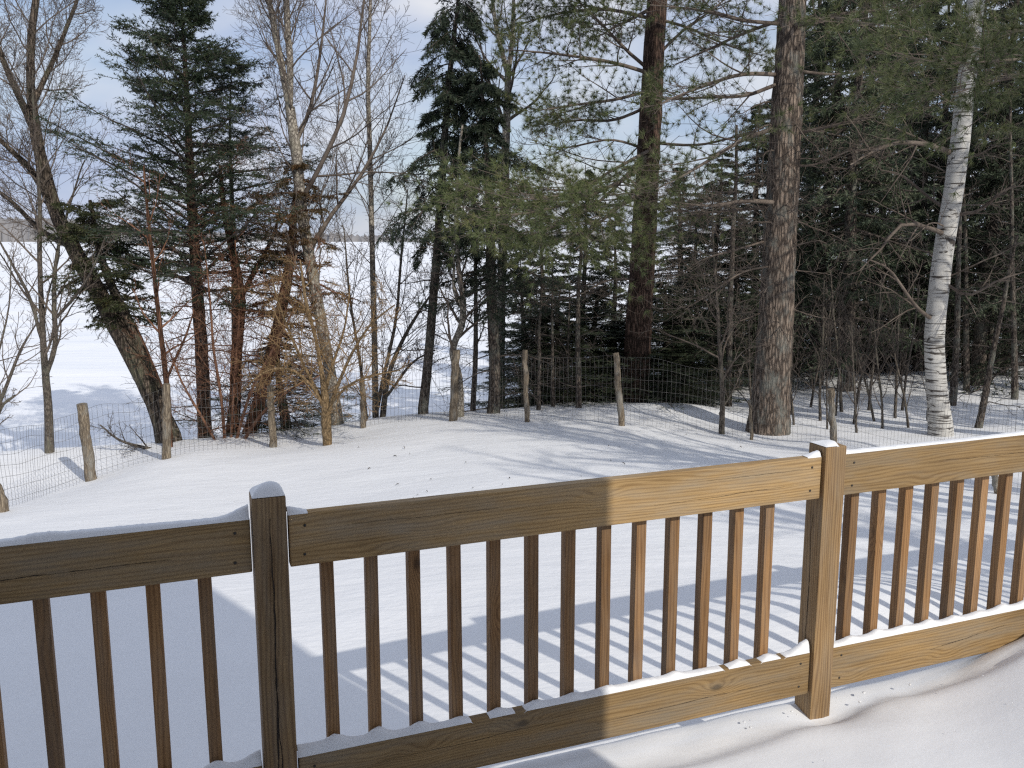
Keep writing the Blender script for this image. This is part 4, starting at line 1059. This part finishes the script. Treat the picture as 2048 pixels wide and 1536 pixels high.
bare_tree('fallen_branch', 'bare fallen branch lying on the bank behind the left fence', 12.9,
    [[(325, 902, 9), (290, 895, 7, -.2), (240, 880, 5, -.3), (200, 850, 3, -.4)]], n1=(9,), n2=5, n3=3, l1=.5, t0=.1, up=.06, bark=BARK_GREY, twig=TWIG_DARK, foot=False, cat='branch')

# bare trees and the added spruce to the right of the house, out of the picture: their shadows cross the yard
src = bare_tree('maple_tree', 'bare tree beyond the right edge whose shadow streaks the yard', 9.0,
    [[(2900, 1000, 60), (2905, 700, 54), (2895, 400, 48), (2890, 100, 38), (2900, -300, 26), (2910, -700, 10)], [(2893, 250, 24), (2960, 50, 18, .3), (3030, -250, 8, .6)], [(2890, 150, 22), (2800, -50, 16, -.3), (2740, -300, 7, -.5)]],
    n1=(16, 10, 10), n2=8, n3=5, l1=.24, t0=.35, up=.06, bark=BARK_GREY, twig=TWIG, group='bare trees beyond the right edge')
def copy_tree(r, x, y, rz, sc_, label=None):
    c = r.copy(); COL.objects.link(c); c.location = (x, y, gz(x, y)); c.rotation_euler = (0, 0, rz); c.scale = (sc_,) * 3
    if label: c['label'] = label
    for ch in r.children:
        d = ch.copy(); COL.objects.link(d); d.parent = c
    return c
for x, y, rz, s_ in [(6.4, 5.1, 1.0, .9), (8.0, 3.6, 3.3, 1.0), (7.2, 2.4, 5.1, 1.0), (6.2, 5.9, .4, .7), (5.9, 2.2, 2.2, .9)]: copy_tree(src, x, y, rz, s_)

# ------------------------------------------------------------------ wire fence
FP = [  # px foot, py foot, Y, top px, top py, width
    (8, 1028, 9.4, -22, 930, 22), (183, 962, 11.3, 163, 808, 22), (334, 922, 11.6, 333, 768, 17), (547, 899, 12.2, 540, 772, 15), (727, 863, 13.0, 724, 757, 12),
    (905, 850, 12.6, 913, 700, 17), (1054, 853, 12.2, 1050, 700, 11), (1243, 862, 11.7, 1231, 706, 13), (1503, 886, 11.5, 1500, 800, 7), (1667, 886, 11.0, 1662, 778, 14), (1992, 1035, 8.2, 1985, 930, 14)]
fence = empty('wire_fence', W(547, 899, 12.2).tolist())
tag(fence, 'sagging wire mesh fence on rough wooden posts around the snowy yard', 'fence')
_fo = np.array(fence.location)
for px, py, Y, tx, ty, w in FP:
    a = W(px, py, Y); a[2] = gz(a[0], a[1]); b = W(tx, ty, Y - .05)
    n = 14; f = np.linspace(0, 1, n)[:, None]
    d = a + (b - a) * (f * 1.25 - .25); d[1:-1, :2] += rng.normal(0, .006, (n - 2, 2))
    rad = (w * .5 * Y / F_PX) * (1.06 - .14 * f[:, 0]) * (1 + rng.normal(0, .03, n))
    g = Geo(); tubes(g, d[None], rad[None], 11, cap=True, bump=.05)
    me = g.mesh('post', _fo); link('post', me, POST_WOOD, fence)
def wire_panel(A, B, seed):
    """welded mesh between two post feet, draped with the snow surface"""
    r = np.random.default_rng(seed); L = np.linalg.norm(B[:2] - A[:2]); n = max(4, int(L / .058)); H = 1.02; wr = .0020 if seed < 7 else .0014
    f = np.linspace(0, 1, n); xy = A[None, :2] + (B - A)[None, :2] * f[:, None]
    nrm = np.array([-(B - A)[1], (B - A)[0]]) / L
    xy = xy + nrm * (.10 + .07 * np.sin(f * np.pi) + .03 * np.sin(f * 9 + seed))[:, None]
    z0 = ground(xy[:, 0], xy[:, 1]) - .06
    hs = np.linspace(0, 1, 8)
    top = H * (1 - .06 * np.sin(f * np.pi)) + .03 * np.sin(f * 7 + seed * 2)
    lean = .05 * np.sin(f * 5 + seed)
    grid = np.zeros((n, 8, 3))
    for j, h in enumerate(hs):
        o = (lean * h)[:, None] * nrm
        grid[:, j, :2] = xy + o + r.normal(0, .003, (n, 2)); grid[:, j, 2] = z0 + top * h + .018 * np.sin(f * 11 + j * 1.3 + seed) * h
    g = Geo(); tubes(g, grid, np.full((n, 8), wr), 3); tubes(g, np.swapaxes(grid, 0, 1).copy(), np.full((8, n), wr), 3)
    return tag(link('wire_mesh', g.mesh('wire_mesh', _fo), WIRE, fence), kind='stuff')
feet = [W(p[0], p[1], p[2]) for p in FP]
feet = [np.array([-9.5, 6.5, 0])] + feet + [np.array([6.3, 6.0, 0])]
for k in range(len(feet) - 1): wire_panel(feet[k], feet[k + 1], k + 1)

# ------------------------------------------------------------------ litter on the snow
def litter():
    g = Geo(); r = np.random.default_rng(21)
    spots = [(int(a), int(b)) for a, b in zip(r.uniform(640, 1500, 26), r.uniform(870, 1010, 26))] + [(787, 913), (855, 985), (833, 992), (945, 978), (1335, 1107), (800, 1002), (1690, 1000)]
    for px, py in spots:
        rr = W(px, py, 10) - np.array([0, 0, CZ]); Y = 9.0
        for _ in range(12):
            p = rr * (Y / rr[1]); Y = Y * (gz(p[0], p[1]) - CZ) / p[2]
        p = rr * (Y / rr[1]); z = gz(p[0], p[1])
        a = r.uniform(0, 6.28); L = r.uniform(.01, .05); d = np.array([math.cos(a) * L, math.sin(a) * L, r.uniform(-.2, .5) * L])
        c = np.array([p[0], p[1], z + .008]); m_ = c + d * .5 + np.array([0, 0, .01])
        tubes(g, np.stack([c, m_, c + d])[None], np.array([[.003, .004, .002]]) * r.uniform(.6, 1.5), 5, cap=True)
    return link('fallen_twigs', g.mesh('fallen_twigs'), TWIG_DARK)
tag(litter(), 'scattered dark bits of twig and bark on the yard snow', 'litter', kind='stuff')
